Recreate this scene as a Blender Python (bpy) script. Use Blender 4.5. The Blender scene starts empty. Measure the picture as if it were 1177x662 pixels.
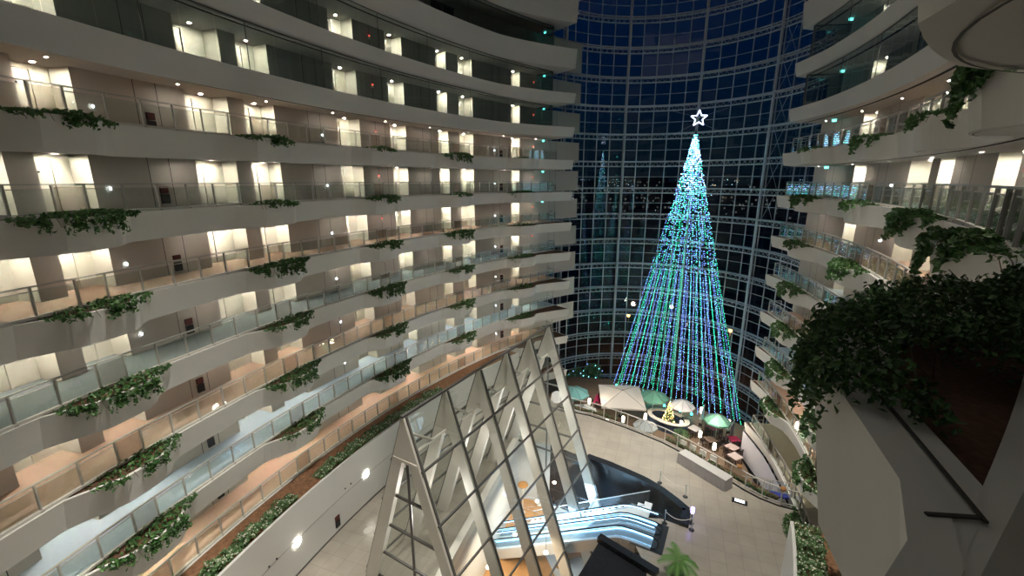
import bpy, bmesh, math, random
from mathutils import Vector, Matrix
from mathutils.geometry import delaunay_2d_cdt
PI = math.pi
random.seed(7)
scn = bpy.context.scene
COL = scn.collection

# ------------------------------------------------------------------ helpers
def srgb(r, g, b):
    f = lambda c: (c/255/12.92) if c/255 <= .04045 else ((c/255+.055)/1.055)**2.4
    return (f(r), f(g), f(b), 1)

def mat(name, col, rough=.6, metal=0, noise=0, nscale=3, bump=0, emit=None, estr=0, spec=.5):
    m = bpy.data.materials.new(name); m.use_nodes = True
    n = m.node_tree.nodes; l = m.node_tree.links
    b = n['Principled BSDF']
    b.inputs['Base Color'].default_value = col
    b.inputs['Roughness'].default_value = rough
    b.inputs['Metallic'].default_value = metal
    b.inputs['Specular IOR Level'].default_value = spec
    if emit:
        b.inputs['Emission Color'].default_value = emit
        b.inputs['Emission Strength'].default_value = estr
    if noise or bump:
        tc = n.new('ShaderNodeTexCoord')
        nt = n.new('ShaderNodeTexNoise'); nt.inputs['Scale'].default_value = nscale; nt.inputs['Detail'].default_value = 5
        l.new(tc.outputs['Object'], nt.inputs['Vector'])
        if noise:
            mx = n.new('ShaderNodeMix'); mx.data_type = 'RGBA'
            a = tuple(c*(1-noise) for c in col[:3])+(1,); d = tuple(min(1, c*(1+noise)) for c in col[:3])+(1,)
            mx.inputs['A'].default_value = a; mx.inputs['B'].default_value = d
            l.new(nt.outputs['Fac'], mx.inputs['Factor']); l.new(mx.outputs['Result'], b.inputs['Base Color'])
        if bump:
            bp = n.new('ShaderNodeBump'); bp.inputs['Strength'].default_value = bump
            l.new(nt.outputs['Fac'], bp.inputs['Height']); l.new(bp.outputs['Normal'], b.inputs['Normal'])
    return m

def emis(name, col, s, sampling=None):
    m = bpy.data.materials.new(name); m.use_nodes = True
    n = m.node_tree.nodes; n.clear()
    e = n.new('ShaderNodeEmission'); e.inputs['Color'].default_value = col; e.inputs['Strength'].default_value = s
    o = n.new('ShaderNodeOutputMaterial'); m.node_tree.links.new(e.outputs[0], o.inputs[0])
    if sampling: m.cycles.emission_sampling = sampling
    return m

def glass(name, tint, refl=1.0, ior=1.5):
    m = bpy.data.materials.new(name); m.use_nodes = True
    n = m.node_tree.nodes; l = m.node_tree.links; n.clear()
    t = n.new('ShaderNodeBsdfTransparent'); t.inputs[0].default_value = tint
    g = n.new('ShaderNodeBsdfGlossy'); g.inputs['Roughness'].default_value = 0.02
    fr = n.new('ShaderNodeFresnel'); fr.inputs['IOR'].default_value = ior
    mt = n.new('ShaderNodeMath'); mt.operation = 'MULTIPLY'; mt.use_clamp = True; mt.inputs[1].default_value = refl
    mx = n.new('ShaderNodeMixShader'); o = n.new('ShaderNodeOutputMaterial')
    ge = n.new('ShaderNodeNewGeometry'); im = n.new('ShaderNodeMix'); im.inputs['A'].default_value = ior; im.inputs['B'].default_value = 1/ior
    l.new(ge.outputs['Backfacing'], im.inputs['Factor']); l.new(im.outputs['Result'], fr.inputs['IOR'])
    l.new(fr.outputs[0], mt.inputs[0]); l.new(mt.outputs[0], mx.inputs[0])
    l.new(t.outputs[0], mx.inputs[1]); l.new(g.outputs[0], mx.inputs[2]); l.new(mx.outputs[0], o.inputs[0])
    return m

class MB:
    """collects shapes and links them as ONE mesh object"""
    def __init__(s): s.v = []; s.f = []; s.m = []
    def face(s, pts, mi=0):
        i = len(s.v); s.v += [tuple(p) for p in pts]; s.f.append(tuple(range(i, i+len(pts)))); s.m.append(mi)
    def box(s, c, d, rz=0, mi=0, M=None):
        i = len(s.v); cs, sn = math.cos(rz), math.sin(rz)
        for z in (-1, 1):
            for x, y in ((-1, -1), (1, -1), (1, 1), (-1, 1)):
                px, py, pz = x*d[0]/2, y*d[1]/2, z*d[2]/2
                if M: q = M @ Vector((px, py, pz)); s.v.append((q.x+c[0], q.y+c[1], q.z+c[2]))
                else: s.v.append((c[0]+px*cs-py*sn, c[1]+px*sn+py*cs, c[2]+pz))
        for f in ((3, 2, 1, 0), (4, 5, 6, 7), (0, 1, 5, 4), (1, 2, 6, 5), (2, 3, 7, 6), (3, 0, 4, 7)):
            s.f.append(tuple(i+k for k in f)); s.m.append(mi)
    def beam(s, a, b, w, h, mi=0, up=(0, 0, 1)):
        a = Vector(a); b = Vector(b); d = b-a; L = d.length
        if L < 1e-6: return
        x = d/L; y = Vector(up).cross(x)
        if y.length < 1e-4: y = Vector((1, 0, 0)).cross(x)
        y.normalize(); z = x.cross(y)
        M = Matrix((x, y, z)).transposed()
        s.box((a+b)/2, (L, w, h), mi=mi, M=M)
    def tube(s, a, b, r, n=6, mi=0, r2=None, cap=True):
        a = Vector(a); b = Vector(b); d = b-a
        if d.length < 1e-6: return
        d.normalize(); x = d.orthogonal().normalized(); y = d.cross(x); i = len(s.v)
        if r2 is None: r2 = r
        for p, rr in ((a, r), (b, r2)):
            for k in range(n):
                t = 2*PI*k/n; q = p+x*math.cos(t)*rr+y*math.sin(t)*rr; s.v.append(tuple(q))
        for k in range(n): s.f.append((i+k, i+(k+1) % n, i+n+(k+1) % n, i+n+k)); s.m.append(mi)
        if cap:
            s.f.append(tuple(i+k for k in reversed(range(n)))); s.m.append(mi)
            s.f.append(tuple(i+n+k for k in range(n))); s.m.append(mi)
    def path(s, pts, r, n=6, mi=0):
        for a, b in zip(pts[:-1], pts[1:]): s.tube(a, b, r, n, mi)
    def lathe(s, prof, c=(0, 0, 0), n=16, mi=0):
        i = len(s.v)
        for r, z in prof:
            for k in range(n):
                t = 2*PI*k/n; s.v.append((c[0]+r*math.cos(t), c[1]+r*math.sin(t), c[2]+z))
        for j in range(len(prof)-1):
            for k in range(n):
                s.f.append((i+j*n+k, i+j*n+(k+1) % n, i+(j+1)*n+(k+1) % n, i+(j+1)*n+k)); s.m.append(mi)
        s.f.append(tuple(i+k for k in reversed(range(n)))); s.m.append(mi)
        s.f.append(tuple(i+(len(prof)-1)*n+k for k in range(n))); s.m.append(mi)
    def prism(s, poly, z0, z1, mi=0, mtop=None):
        n = len(poly); i = len(s.v)
        s.v += [(x, y, z0) for x, y in poly]+[(x, y, z1) for x, y in poly]
        s.f.append(tuple(i+k for k in reversed(range(n)))); s.m.append(mi)
        s.f.append(tuple(i+n+k for k in range(n))); s.m.append(mi if mtop is None else mtop)
        for k in range(n): s.f.append((i+k, i+(k+1) % n, i+n+(k+1) % n, i+n+k)); s.m.append(mi)
    def ball(s, c, r, mi=0, n=6, m=4):
        prof = [(max(.02*r, r*math.sin(PI*j/m)), -r*math.cos(PI*j/m)) for j in range(m+1)]
        s.lathe(prof, c, n, mi)
    def octa(s, c, r, mi=0):
        i = len(s.v); x, y, z = c
        s.v += [(x+r, y, z), (x, y+r, z), (x-r, y, z), (x, y-r, z), (x, y, z+r), (x, y, z-r)]
        for a, b in ((0, 1), (1, 2), (2, 3), (3, 0)):
            s.f.append((i+a, i+b, i+4)); s.f.append((i+b, i+a, i+5)); s.m += [mi, mi]
    def mesh(s, name, mats, smooth=False):
        me = bpy.data.meshes.new(name); me.from_pydata(s.v, [], s.f)
        for m in (mats if isinstance(mats, (list, tuple)) else [mats]): me.materials.append(m)
        if any(s.m): me.polygons.foreach_set('material_index', s.m)
        if smooth: me.polygons.foreach_set('use_smooth', [True]*len(s.f))
        me.update(); return me
    def build(s, name, mats, parent=None, smooth=False, loc=None, rz=0):
        o = bpy.data.objects.new(name, s.mesh(name, mats, smooth)); COL.objects.link(o)
        if parent: o.parent = parent
        if loc: o.location = loc
        if rz: o.rotation_euler.z = rz
        return o

def tag(o, label=None, cat=None, group=None, kind=None):
    if label: o['label'] = label
    if cat: o['category'] = cat
    if group: o['group'] = group
    if kind: o['kind'] = kind
    return o
def thing(name, label, cat, loc=(0, 0, 0), rz=0, group=None):
    o = bpy.data.objects.new(name, None); COL.objects.link(o); o.location = loc; o.rotation_euler.z = rz
    o.empty_display_size = .2
    return tag(o, label, cat, group)
def place(name, me, parent=None, loc=(0, 0, 0), rz=0):
    o = bpy.data.objects.new(name, me); COL.objects.link(o); o.parent = parent; o.location = loc; o.rotation_euler.z = rz
    return o
def dup(root, loc, rz=0, label=None, group=None):
    r = root.copy(); COL.objects.link(r); r.location = loc; r.rotation_euler.z = rz
    if label: r['label'] = label
    if group: r['group'] = group
    for ch in list(root.children):
        c = ch.copy(); COL.objects.link(c); c.parent = r
        for g in ch.children:
            d = g.copy(); COL.objects.link(d); d.parent = c
    return r
def struct(o): o['kind'] = 'structure'; return o
def sm(x): x = max(0, min(1, x)); return x*x*(3-2*x)

# ------------------------------------------------------------------ materials
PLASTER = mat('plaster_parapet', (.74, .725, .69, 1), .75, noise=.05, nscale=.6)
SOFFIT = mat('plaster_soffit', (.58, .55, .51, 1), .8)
GROOVE = mat('groove_dark', (.06, .055, .05, 1), .8)
WALLC = mat('corridor_wall', (.60, .53, .47, 1), .8, noise=.04, nscale=.8)
WALLW = mat('corridor_wall_light', (.80, .75, .66, 1), .8)
WALLG = mat('corridor_wall_cool', (.45, .45, .41, 1), .8, noise=.04, nscale=.8)
NICHE = mat('niche_wall', (.78, .74, .64, 1), .7)
DOORM = mat('door_paint', (.80, .76, .66, 1), .5)
BRASS = mat('brass', (.45, .33, .15, 1), .35, metal=1)
BLACK = mat('black_paint', (.015, .015, .017, 1), .5)
RAILM = mat('rail_metal', (.42, .41, .38, 1), .4, metal=.3)
RAILDK = mat('rail_metal_weathered', (.30, .29, .27, 1), .45, metal=.3)
CURB = mat('curb_white', (.66, .63, .57, 1), .6)
SCREEN = mat('perforated_sheet', (.5, .48, .44, 1), .6)
RGLASS = glass('rail_glass', (.88, .91, .89, 1), 1.0, 1.5)
EGLASS = glass('enclosure_glass', (.62, .68, .66, 1), 1.1, 1.5)
FGLASS = glass('facade_glass', (.80, .86, .90, 1), 1.5, 1.5)
SCREEN = glass('perforated_sheet_fine', (.76, .75, .72, 1), .5)
PGLASS = glass('pyramid_glass', (.90, .93, .91, 1), .9, 1.45)
STEEL = mat('facade_steel', (.62, .66, .70, 1), .4, metal=.2)
FRAME = mat('pyramid_frame', (.66, .63, .57, 1), .45, metal=.05, noise=.05, nscale=2)
FRAMED = mat('pyramid_purlin', (.12, .115, .11, 1), .45, metal=.3)
LEAF = mat('ivy_leaf', (.05, .13, .035, 1), .45, noise=.45, nscale=9)
LEAF2 = mat('ivy_leaf_light', (.10, .22, .06, 1), .45, noise=.4, nscale=9)
LEAF3 = mat('shrub_leaf', (.11, .21, .08, 1), .5, noise=.45, nscale=5)
FLOWER = mat('white_flower', (.75, .76, .62, 1), .6)
MULCH = mat('bark_mulch', (.20, .10, .05, 1), .95, noise=.85, nscale=5, bump=.8)
SOIL = mat('soil', (.12, .06, .035, 1), .95, noise=.8, nscale=25, bump=.8)
STEM = mat('stem', (.12, .09, .05, 1), .7)
CARPET = {}
def carpet(name, c):
    if name not in CARPET: CARPET[name] = mat('carpet_'+name, c, .95, noise=.08, nscale=6)
    return CARPET[name]
PEACH = carpet('peach', (.52, .36, .27, 1)); BLUE = carpet('pale_blue', (.50, .60, .70, 1))
PEACH_LIT = carpet('peach_lit', (.76, .52, .39, 1)); GREY = carpet('grey_blue', (.27, .30, .31, 1)); CREAM = carpet('cream', (.72, .66, .50, 1)); BROWNC = carpet('brown', (.30, .22, .17, 1))  # second peach is a lit copy: the brighter lower level put into the colour
DARKST = mat('black_granite', (.018, .02, .024, 1), .25, noise=.3, nscale=4)
WOOD = mat('wood_floor', (.42, .22, .09, 1), .4, noise=.25, nscale=1.5)
DECK = mat('terrace_deck', (.20, .13, .085, 1), .6, noise=.25, nscale=2)
WHITEW = mat('white_wall', (.66, .65, .62, 1), .7, noise=.04, nscale=.7)
DL = emis('downlight_lens', (1, .93, .78, 1), 1300)
LAMPE = emis('lamp_glow', (1, .86, .66, 1), 9)

TERW = mat('terrace_wall_paint', (.62, .62, .68, 1), .7)
def tiles(name, col, rot, size=.9):
    m = bpy.data.materials.new(name); m.use_nodes = True
    n = m.node_tree.nodes; l = m.node_tree.links; b = n['Principled BSDF']; b.inputs['Roughness'].default_value = .28
    tc = n.new('ShaderNodeTexCoord'); mp = n.new('ShaderNodeMapping'); mp.inputs['Rotation'].default_value = (0, 0, rot)
    br = n.new('ShaderNodeTexBrick'); br.offset = 0
    br.inputs['Scale'].default_value = 1; br.inputs['Brick Width'].default_value = size; br.inputs['Row Height'].default_value = size
    br.inputs['Mortar Size'].default_value = .012; br.inputs['Bias'].default_value = 0
    br.inputs['Color1'].default_value = col; br.inputs['Color2'].default_value = tuple(c*.93 for c in col[:3])+(1,)
    br.inputs['Mortar'].default_value = tuple(c*.68 for c in col[:3])+(1,)
    nt = n.new('ShaderNodeTexNoise'); nt.inputs['Scale'].default_value = .8
    mx = n.new('ShaderNodeMix'); mx.data_type = 'RGBA'; mx.blend_type = 'MULTIPLY'; mx.inputs['Factor'].default_value = .35
    l.new(tc.outputs['Object'], mp.inputs[0]); l.new(mp.outputs[0], br.inputs['Vector']); l.new(tc.outputs['Object'], nt.inputs['Vector'])
    l.new(br.outputs['Color'], mx.inputs['A']); l.new(nt.outputs['Fac'], mx.inputs['B']); l.new(mx.outputs['Result'], b.inputs['Base Color'])
    return m
TILE = tiles('lobby_tiles', (.43, .39, .33, 1), .35)

# ------------------------------------------------------------------ plan of the atrium
H = 3.2
def zf(k): return -1.19+H*k-(.95 if k == -6 else 0)+(.85 if k >= 5 else 0)
class Wing:
    def __init__(s, side):
        s.side = side
        if side == 'L': s.c = (44.16, 2.07); s.R = 60.79; s.sc = [5.4+8.45*i for i in range(-1, 5)]; s.s0 = -16; s.s1 = 45.0
        else: s.c = (-27.53, 41.11); s.R = 49.38; s.sc = [2.27+8.45*i for i in range(0, 5)]; s.s0 = -14; s.s1 = 40.7
    def th(s, u): return 3.0108-u/s.R if s.side == 'L' else -.9374+u/s.R
    def P(s, u, o, z=0):
        t = s.th(u); r = s.R-o
        return Vector((s.c[0]+r*math.cos(t), s.c[1]+r*math.sin(t), z))
    def N(s, u): t = s.th(u); return Vector((-math.cos(t), -math.sin(t), 0))
    def T(s, u):
        t = s.th(u); return Vector((math.sin(t), -math.cos(t), 0)) if s.side == 'L' else Vector((-math.sin(t), math.cos(t), 0))
    def rz(s, u): t = s.T(u); return math.atan2(t.y, t.x)
    def bump(s, d):
        if d < -2.4 or d > 1.8: return 0
        if d < -1.0: x = (d+2.4)/1.4; return .82*(x if x < .75 else .75+.25*math.sin((x-.75)/.25*PI/2))
        if d < .5: return .82+.05*math.sin((d+1)/1.5*PI)
        return .82*(1-sm((d-.5)/1.3))
    def out(s, u, k):
        o = .15
        if -5 <= k <= 1 and not (k == -5 and ((s.side == 'L' and u < 38) or (s.side == 'R' and u < 22.4))):
            for c in s.sc: o += s.bump(u-c)
        if s.side == 'L' and u > 36: o += 2.0*((u-36)/9)**1.3
        if s.side == 'R' and u > 37: o += .3*(u-37)/3.7
        return o
    def railo(s, u, k):          # the handrail bows outward a little where the camera leans over it
        if s.side == 'R' and k == 0 and u < 4.2: return -.13*sm((4.2-u)/2.8)
        return 0
WL, WR = Wing('L'), Wing('R')
WO = -2.35      # corridor wall line
NO = -3.45      # back of the door niches
NICHES = {'L': [(-13, -11.2), (-9.5, -7.8), (-5.0, -3.2), (-2.2, -.4), (3.3, 5.22), (6.05, 7.7), (11.97, 14.1), (15.0, 16.8), (21.3, 23.2), (26.0, 27.6), (31.1, 32.25), (33.6, 35.3), (40.3, 41.5)],
          'R': [(-12, -10.2), (-6, -4.2), (3.3, 5.0), (6, 7.6), (11.6, 13.2), (14.2, 16), (20.8, 22.5), (25.9, 27.2), (27.95, 30.0), (34.7, 36.1)]}
def frange(a, b, st):
    n = max(1, int(math.ceil((b-a)/st))); return [a+(b-a)*i/n for i in range(n+1)]

# ------------------------------------------------------------------ galleries: slabs, walls, niches, doors
door_mesh = None
def door_meshes():
    a = MB(); a.box((0, 0, 1.0), (.86, .05, 2.0)); leaf = a.mesh('door', DOORM)
    b = MB(); b.tube((.33, .05, 1.0), (.33, .05, 1.14), .018, 6); b.box((.33, .03, 1.05), (.06, .02, .22)); hd = b.mesh('door_handle', BRASS)
    c = MB()
    for x in (-.49, .49): c.box((x, .02, 1.03), (.09, .1, 2.12))
    c.box((0, .02, 2.06), (1.07, .1, .1)); fr = c.mesh('door_frame', NICHE)
    d = MB(); d.box((0, .032, 1.5), (.09, .015, .07)); pl = d.mesh('number_plate', BLACK)
    return leaf, hd, fr, pl
DM = door_meshes()
lens = MB(); lens.lathe([(.06, 0), (.06, -.02)], n=10); LENS = lens.mesh('lens', DL)
lens2 = MB(); lens2.lathe([(.06, 0), (.06, -.02)], n=8); LENS2 = lens2.mesh('lens', emis('corridor_lens', (1, .95, .84, 1), 620))
ring = MB(); ring.lathe([(.16, .0), (.16, -.015), (.09, -.03), (.088, 0)], n=12); RINGM = ring.mesh('trim_ring', DOORM)
nd = 0
def gallery(w, k):
    global nd
    z = zf(k); S = frange(w.s0, w.s1, .38)
    FH = lambda u: 1.2-.3*max(0, min(1, u/w.s1))
    fh = 1.0; BT = .2
    top = z+(.8 if k == 4 else 0)+(1.0 if k == 5 else 0)
    cm = {1: BROWNC, 0: GREY, -1: PEACH, -2: GREY, -3: PEACH, -4: BLUE, -5: PEACH_LIT, -6: CREAM}.get(k, GREY)
    # slab: soffit, carpet
    b = MB()
    for a, c in zip(S[:-1], S[1:]):
        for (o1a, o1c, z1), (o2a, o2c, z2), mi in (
            (((w.out(a, k)-BT, w.out(c, k)-BT, (z-FH(a), z-FH(c))), (-.55, -.55, z-fh), 0)),
            (((-.55, -.55, z-fh), (-.55, -.55, z-fh+.1), 3)),
            (((-.55, -.55, z-fh+.1), (-.72, -.72, z-fh+.1), 3)),
            (((-.72, -.72, z-fh+.1), (-.72, -.72, z-fh), 3)),
            (((-.72, -.72, z-fh), (-4.2, -4.2, z-fh), 0)),
            (((.04, .04, z-.02), (-4.2, -4.2, z-.02), 1)),
            (((w.out(a, k)-.12, w.out(c, k)-.12, z-.06), (-.02, -.02, z-.06), 2))):
            za, zb_ = z1 if isinstance(z1, tuple) else (z1, z1)
            b.face([w.P(a, o1a, za), w.P(c, o1c, zb_), w.P(c, o2c, z2), w.P(a, o2a, z2)], mi)
    for u in (w.s0, w.s1):
        pass
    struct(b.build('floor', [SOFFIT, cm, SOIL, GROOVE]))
    # parapet fascia with a flat lip
    b = MB()
    for a, c in zip(S[:-1], S[1:]):
        oa, oc = w.out(a, k), w.out(c, k)
        b.face([w.P(a, oa-BT, z-FH(a)), w.P(c, oc-BT, z-FH(c)), w.P(c, oc, top), w.P(a, oa, top)])
        b.face([w.P(a, oa, top), w.P(c, oc, top), w.P(c, oc-.14, top), w.P(a, oa-.14, top)])
        b.face([w.P(a, oa-.14, top), w.P(c, oc-.14, top), w.P(c, oc-.14, z-.06), w.P(a, oa-.14, z-.06)])
    u = w.s1
    b.face([w.P(u, w.out(u, k)-BT, z-FH(u)), w.P(u, w.out(u, k), top), w.P(u, -4.2, top), w.P(u, -4.2, z-fh)])
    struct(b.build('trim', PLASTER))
    if k == 5: return
    # corridor wall with door niches
    zc = zf(k+1)-1.0; b = MB(); ns = [n for n in NICHES[w.side]] if k != 4 else []
    wend = {'L': 50.3, 'R': 41.2}[w.side]
    edges = []; cur = w.s0
    for a, c in ns: edges.append((cur, a)); cur = c
    edges.append((cur, wend))
    def strip(s0, s1, o, mi):
        for a, c in zip(frange(s0, s1, .8)[:-1], frange(s0, s1, .8)[1:]):
            b.face([w.P(a, o, z-.02), w.P(c, o, z-.02), w.P(c, o, zc+.02), w.P(a, o, zc+.02)], mi)
    if not (k == -6 and w.side == 'L'):
        for a, c in edges:
            strip(a, c, WO, 0)
            if c-a > 2.2:     # narrow reveal of a service door, a thin joint in the wall
                m_ = (a+c)/2
                b.face([w.P(m_, WO+.004, z), w.P(m_+.03, WO+.004, z), w.P(m_+.03, WO+.004, zc), w.P(m_, WO+.004, zc)], 2)
                b.face([w.P(m_+.9, WO+.004, z), w.P(m_+.93, WO+.004, z), w.P(m_+.93, WO+.004, zc), w.P(m_+.9, WO+.004, zc)], 2)
        for a, c in ns:
            strip(a, c, NO, 1)
            for q in (a, c): b.face([w.P(q, WO, z-.02), w.P(q, NO, z-.02), w.P(q, NO, zc+.02), w.P(q, WO, zc+.02)], 1)
    if len(b.f): struct(b.build('wall_left' if w.side == 'L' else 'wall_right', [WALLW if k < -3 else (WALLG if k > 1 else WALLC), NICHE, GROOVE]))
    if k == -6: return
    vis0 = 1 if w.side == 'L' else 10
    for a, c in ns:
        if c < vis0 or (w.side == 'R' and a < 10): continue
        m_ = a+.62 if (c-a) > 1.5 else (a+c)/2
        p = w.P(m_, NO, z); r = w.rz(m_)+(PI if w.side == 'L' else 0)
        nd += 1
        e = place('door_%d' % nd, DM[0], None, p, r); struct(e)
        for nm, me in zip(('door_handle', 'door_frame', 'number_plate'), DM[1:]): place(nm, me, e)
        t = thing('ceiling_light', 'small round warm downlight in the ceiling of a white guest room door niche', 'ceiling light',
                  w.P((a+c)/2, -2.72, zc-.002), 0, 'round downlights over the guest room doors of the curved galleries')
        tr = place('trim_ring', RINGM, t, (0, 0, 0)); place('lens', LENS, tr, (0, 0, -.004))
for k in range(-6, 6): gallery(WL, k)
for k in range(-6, 6): gallery(WR, k)

# small downlights along the railed corridors, most of them added to brighten the walls
for w in (WL, WR):
    for k in range(-5, 2):
        for u in frange(2, 43, 5.1) if w is WL else frange(8, 39, 5.1):
            t = thing('ceiling_light', 'tiny round downlight in the corridor ceiling of a railed gallery', 'ceiling light', w.P(u, -1.45, zf(k+1)-1.0-.002), 0, 'tiny corridor downlights, mostly added to brighten the railed galleries')
            tr = place('trim_ring', RINGM, t); tr.scale = (.6, .6, 1); place('lens', LENS2, tr, (0, 0, -.004))
# wall under the lobby level of the right wing, and lobby walls under the planted beds
b = MB()
for a, c in zip(frange(27, 40.7, .5)[:-1], frange(27, 40.7, .5)[1:]):
    b.face([WR.P(a, WR.out(a, -6)-.02, -24.7), WR.P(c, WR.out(c, -6)-.02, -24.7), WR.P(c, WR.out(c, -6)-.02, zf(-6)-.9), WR.P(a, WR.out(a, -6)-.02, zf(-6)-.9)])
b.face([WR.P(40.7, .4, -24.7), WR.P(40.7, -5, -24.7), WR.P(40.7, -5, -22), WR.P(40.7, .4, -22)])
struct(b.build('wall_terrace', TERW))
# inset walls that close the ends of the corridors are glass: the facade

# ------------------------------------------------------------------ enclosed upper galleries: glazing
def enclosure(w, k, n):
    b = MB(); z0 = zf(k)+(.8 if k == 4 else 0); z1 = zf(k+1)-1.0
    S = frange(w.s0+6, w.s1-1.2, 1.6)
    for a, c in zip(S[:-1], S[1:]):
        b.face([w.P(a+.01, .02, z0), w.P(c-.01, .02, z0), w.P(c-.01, .02, z1), w.P(a+.01, .02, z1)], 0)
    for a, c in zip(S[:-1], S[1:]):
        b.beam(w.P(a, .02, z1-.03), w.P(c, .02, z1-.03), .05, .06, 1)
    for a in S[::3]: b.beam(w.P(a, .0, z0), w.P(a, .0, z1), .03, .03, 1)
    u = S[-1]
    b.face([w.P(u, .02, z0), w.P(u, WO, z0), w.P(u, WO, z1), w.P(u, .02, z1)], 0)
    b.beam(w.P(u, .02, z0), w.P(u, .02, z1), .08, .08, 1)
    b.beam(w.P(u, .02, z1-.04), w.P(u, WO, z1-.04), .06, .08, 1)
    struct(b.build('window_%d' % n, [EGLASS, FRAMED]))
n = 2
for w in (WL, WR):
    for k in (2, 3, 4): enclosure(w, k, n); n += 1

# black louvred window high on the left wall
b = MB(); zz = zf(4)+1.0
for a, c in ((30.8, 32.0), (32.1, 33.3)):
    for j in range(9):
        b.face([WL.P(a, WO+.03, zz+.16*j), WL.P(c, WO+.03, zz+.16*j), WL.P(c, WO+.06, zz+.16*j+.13), WL.P(a, WO+.06, zz+.16*j+.13)])
b.beam(WL.P(30.7, WO+.03, zz-.04), WL.P(33.4, WO+.03, zz-.04), .08, .08); b.beam(WL.P(30.7, WO+.03, zz+1.5), WL.P(33.4, WO+.03, zz+1.5), .08, .08)
struct(b.build('window_9', BLACK))
# ------------------------------------------------------------------ balcony railings
LV = {1: 'highest', 0: 'second highest', -1: 'third highest', -2: 'fourth highest', -3: 'fifth highest', -4: 'sixth highest', -5: 'lowest'}
def panel_mesh(L, solid=False):
    b = MB()
    if solid:
        b.box((0, 0, .54), (L-.12, .02, .84)); return b.mesh('screen_panel', SCREEN)
    b.box((0, 0, .5), (L-.1, .012, .78), mi=0)
    b.box((0, 0, .9), (L-.1, .025, .03), mi=1)
    return b.mesh('glass_panel', [RGLASS, RAILM])
b = MB(); b.box((0, 0, .52), (.05, .09, 1.04)); b.box((0, 0, .03), (.1, .14, .06)); POST = b.mesh('post', RAILM)
PANEL, SHORT = panel_mesh(1.25), panel_mesh(.94, True)
def railing(w, k, sa, sb, label):
    z = zf(k); t = thing('balcony_railing', label, 'railing', w.P((sa+sb)/2, 0, z), 0)
    base = t.location.copy()
    posts = []
    for c in [w.sc[0]-8.45]+w.sc+[w.sc[-1]+8.45]:
        q = [c-.47, c+.47]+[c+.47+1.2517*i for i in range(1, 6)]
        posts += [x for x in q if sa-.01 <= x <= sb+.01]
    posts.sort()
    if posts[0]-sa > .4: posts.insert(0, sa)
    if sb-posts[-1] > .4: posts.append(sb)
    pz = lambda u: w.P(u, w.railo(u, k), z)
    for u in posts: place('post', POST, t, pz(u)-base, w.rz(u))
    for a, c in zip(posts[:-1], posts[1:]):
        A, B = pz(a), pz(c); L = (B-A).length; m_ = (A+B)/2; d = B-A
        me = SHORT if abs(c-a-.94) < .05 and L < 1.1 else (PANEL if abs(L-1.25) < .06 else None)
        if me is None: me = panel_mesh(L)
        place('screen_panel' if me is SHORT else 'glass_panel', me, t, m_-base, math.atan2(d.y, d.x))
    b = MB()
    for a, c in zip(frange(posts[0], posts[-1], .62)[:-1], frange(posts[0], posts[-1], .62)[1:]):
        b.beam(pz(a)-base+Vector((0, 0, 1.05)), pz(c)-base+Vector((0, 0, 1.05)), .085, .05)
    # return of the handrail at the far end towards the facade
    e = posts[-1]
    if e > w.s1-1.5:
        A = pz(e)-base; B = w.P(e, w.railo(e, k)-.0, z)-base+w.T(e)*.0-w.N(e)*.9
        b.beam(A+Vector((0, 0, 1.05)), B+Vector((0, 0, 1.05)), .085, .05); b.beam(A+Vector((0, 0, .6)), B+Vector((0, 0, .6)), .05, .04)
        b.beam(B, B+Vector((0, 0, 1.05)), .05, .05)
    b.build('handrail', RAILM, t)
    b = MB()
    for a, c in zip(frange(posts[0], posts[-1], .62)[:-1], frange(posts[0], posts[-1], .62)[1:]):
        b.beam(pz(a)-base+Vector((0, 0, .05)), pz(c)-base+Vector((0, 0, .05)), .12, .1)
    b.build('curb', CURB, t)
for k in range(-5, 2):
    railing(WL, k, -1.0, 44.6, 'curved glass and metal balustrade on the %s railed gallery of the left wing' % LV[k])
    railing(WR, k, -3.0 if k == 0 else 2.0, 40.2,
            'curved glass and metal balustrade on the %s railed gallery of the right wing' % LV[k])
railing(WR, -6, 27.0, 40.2, 'short glass balustrade on the cream floored lobby edge above the sunken terrace wall')

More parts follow.
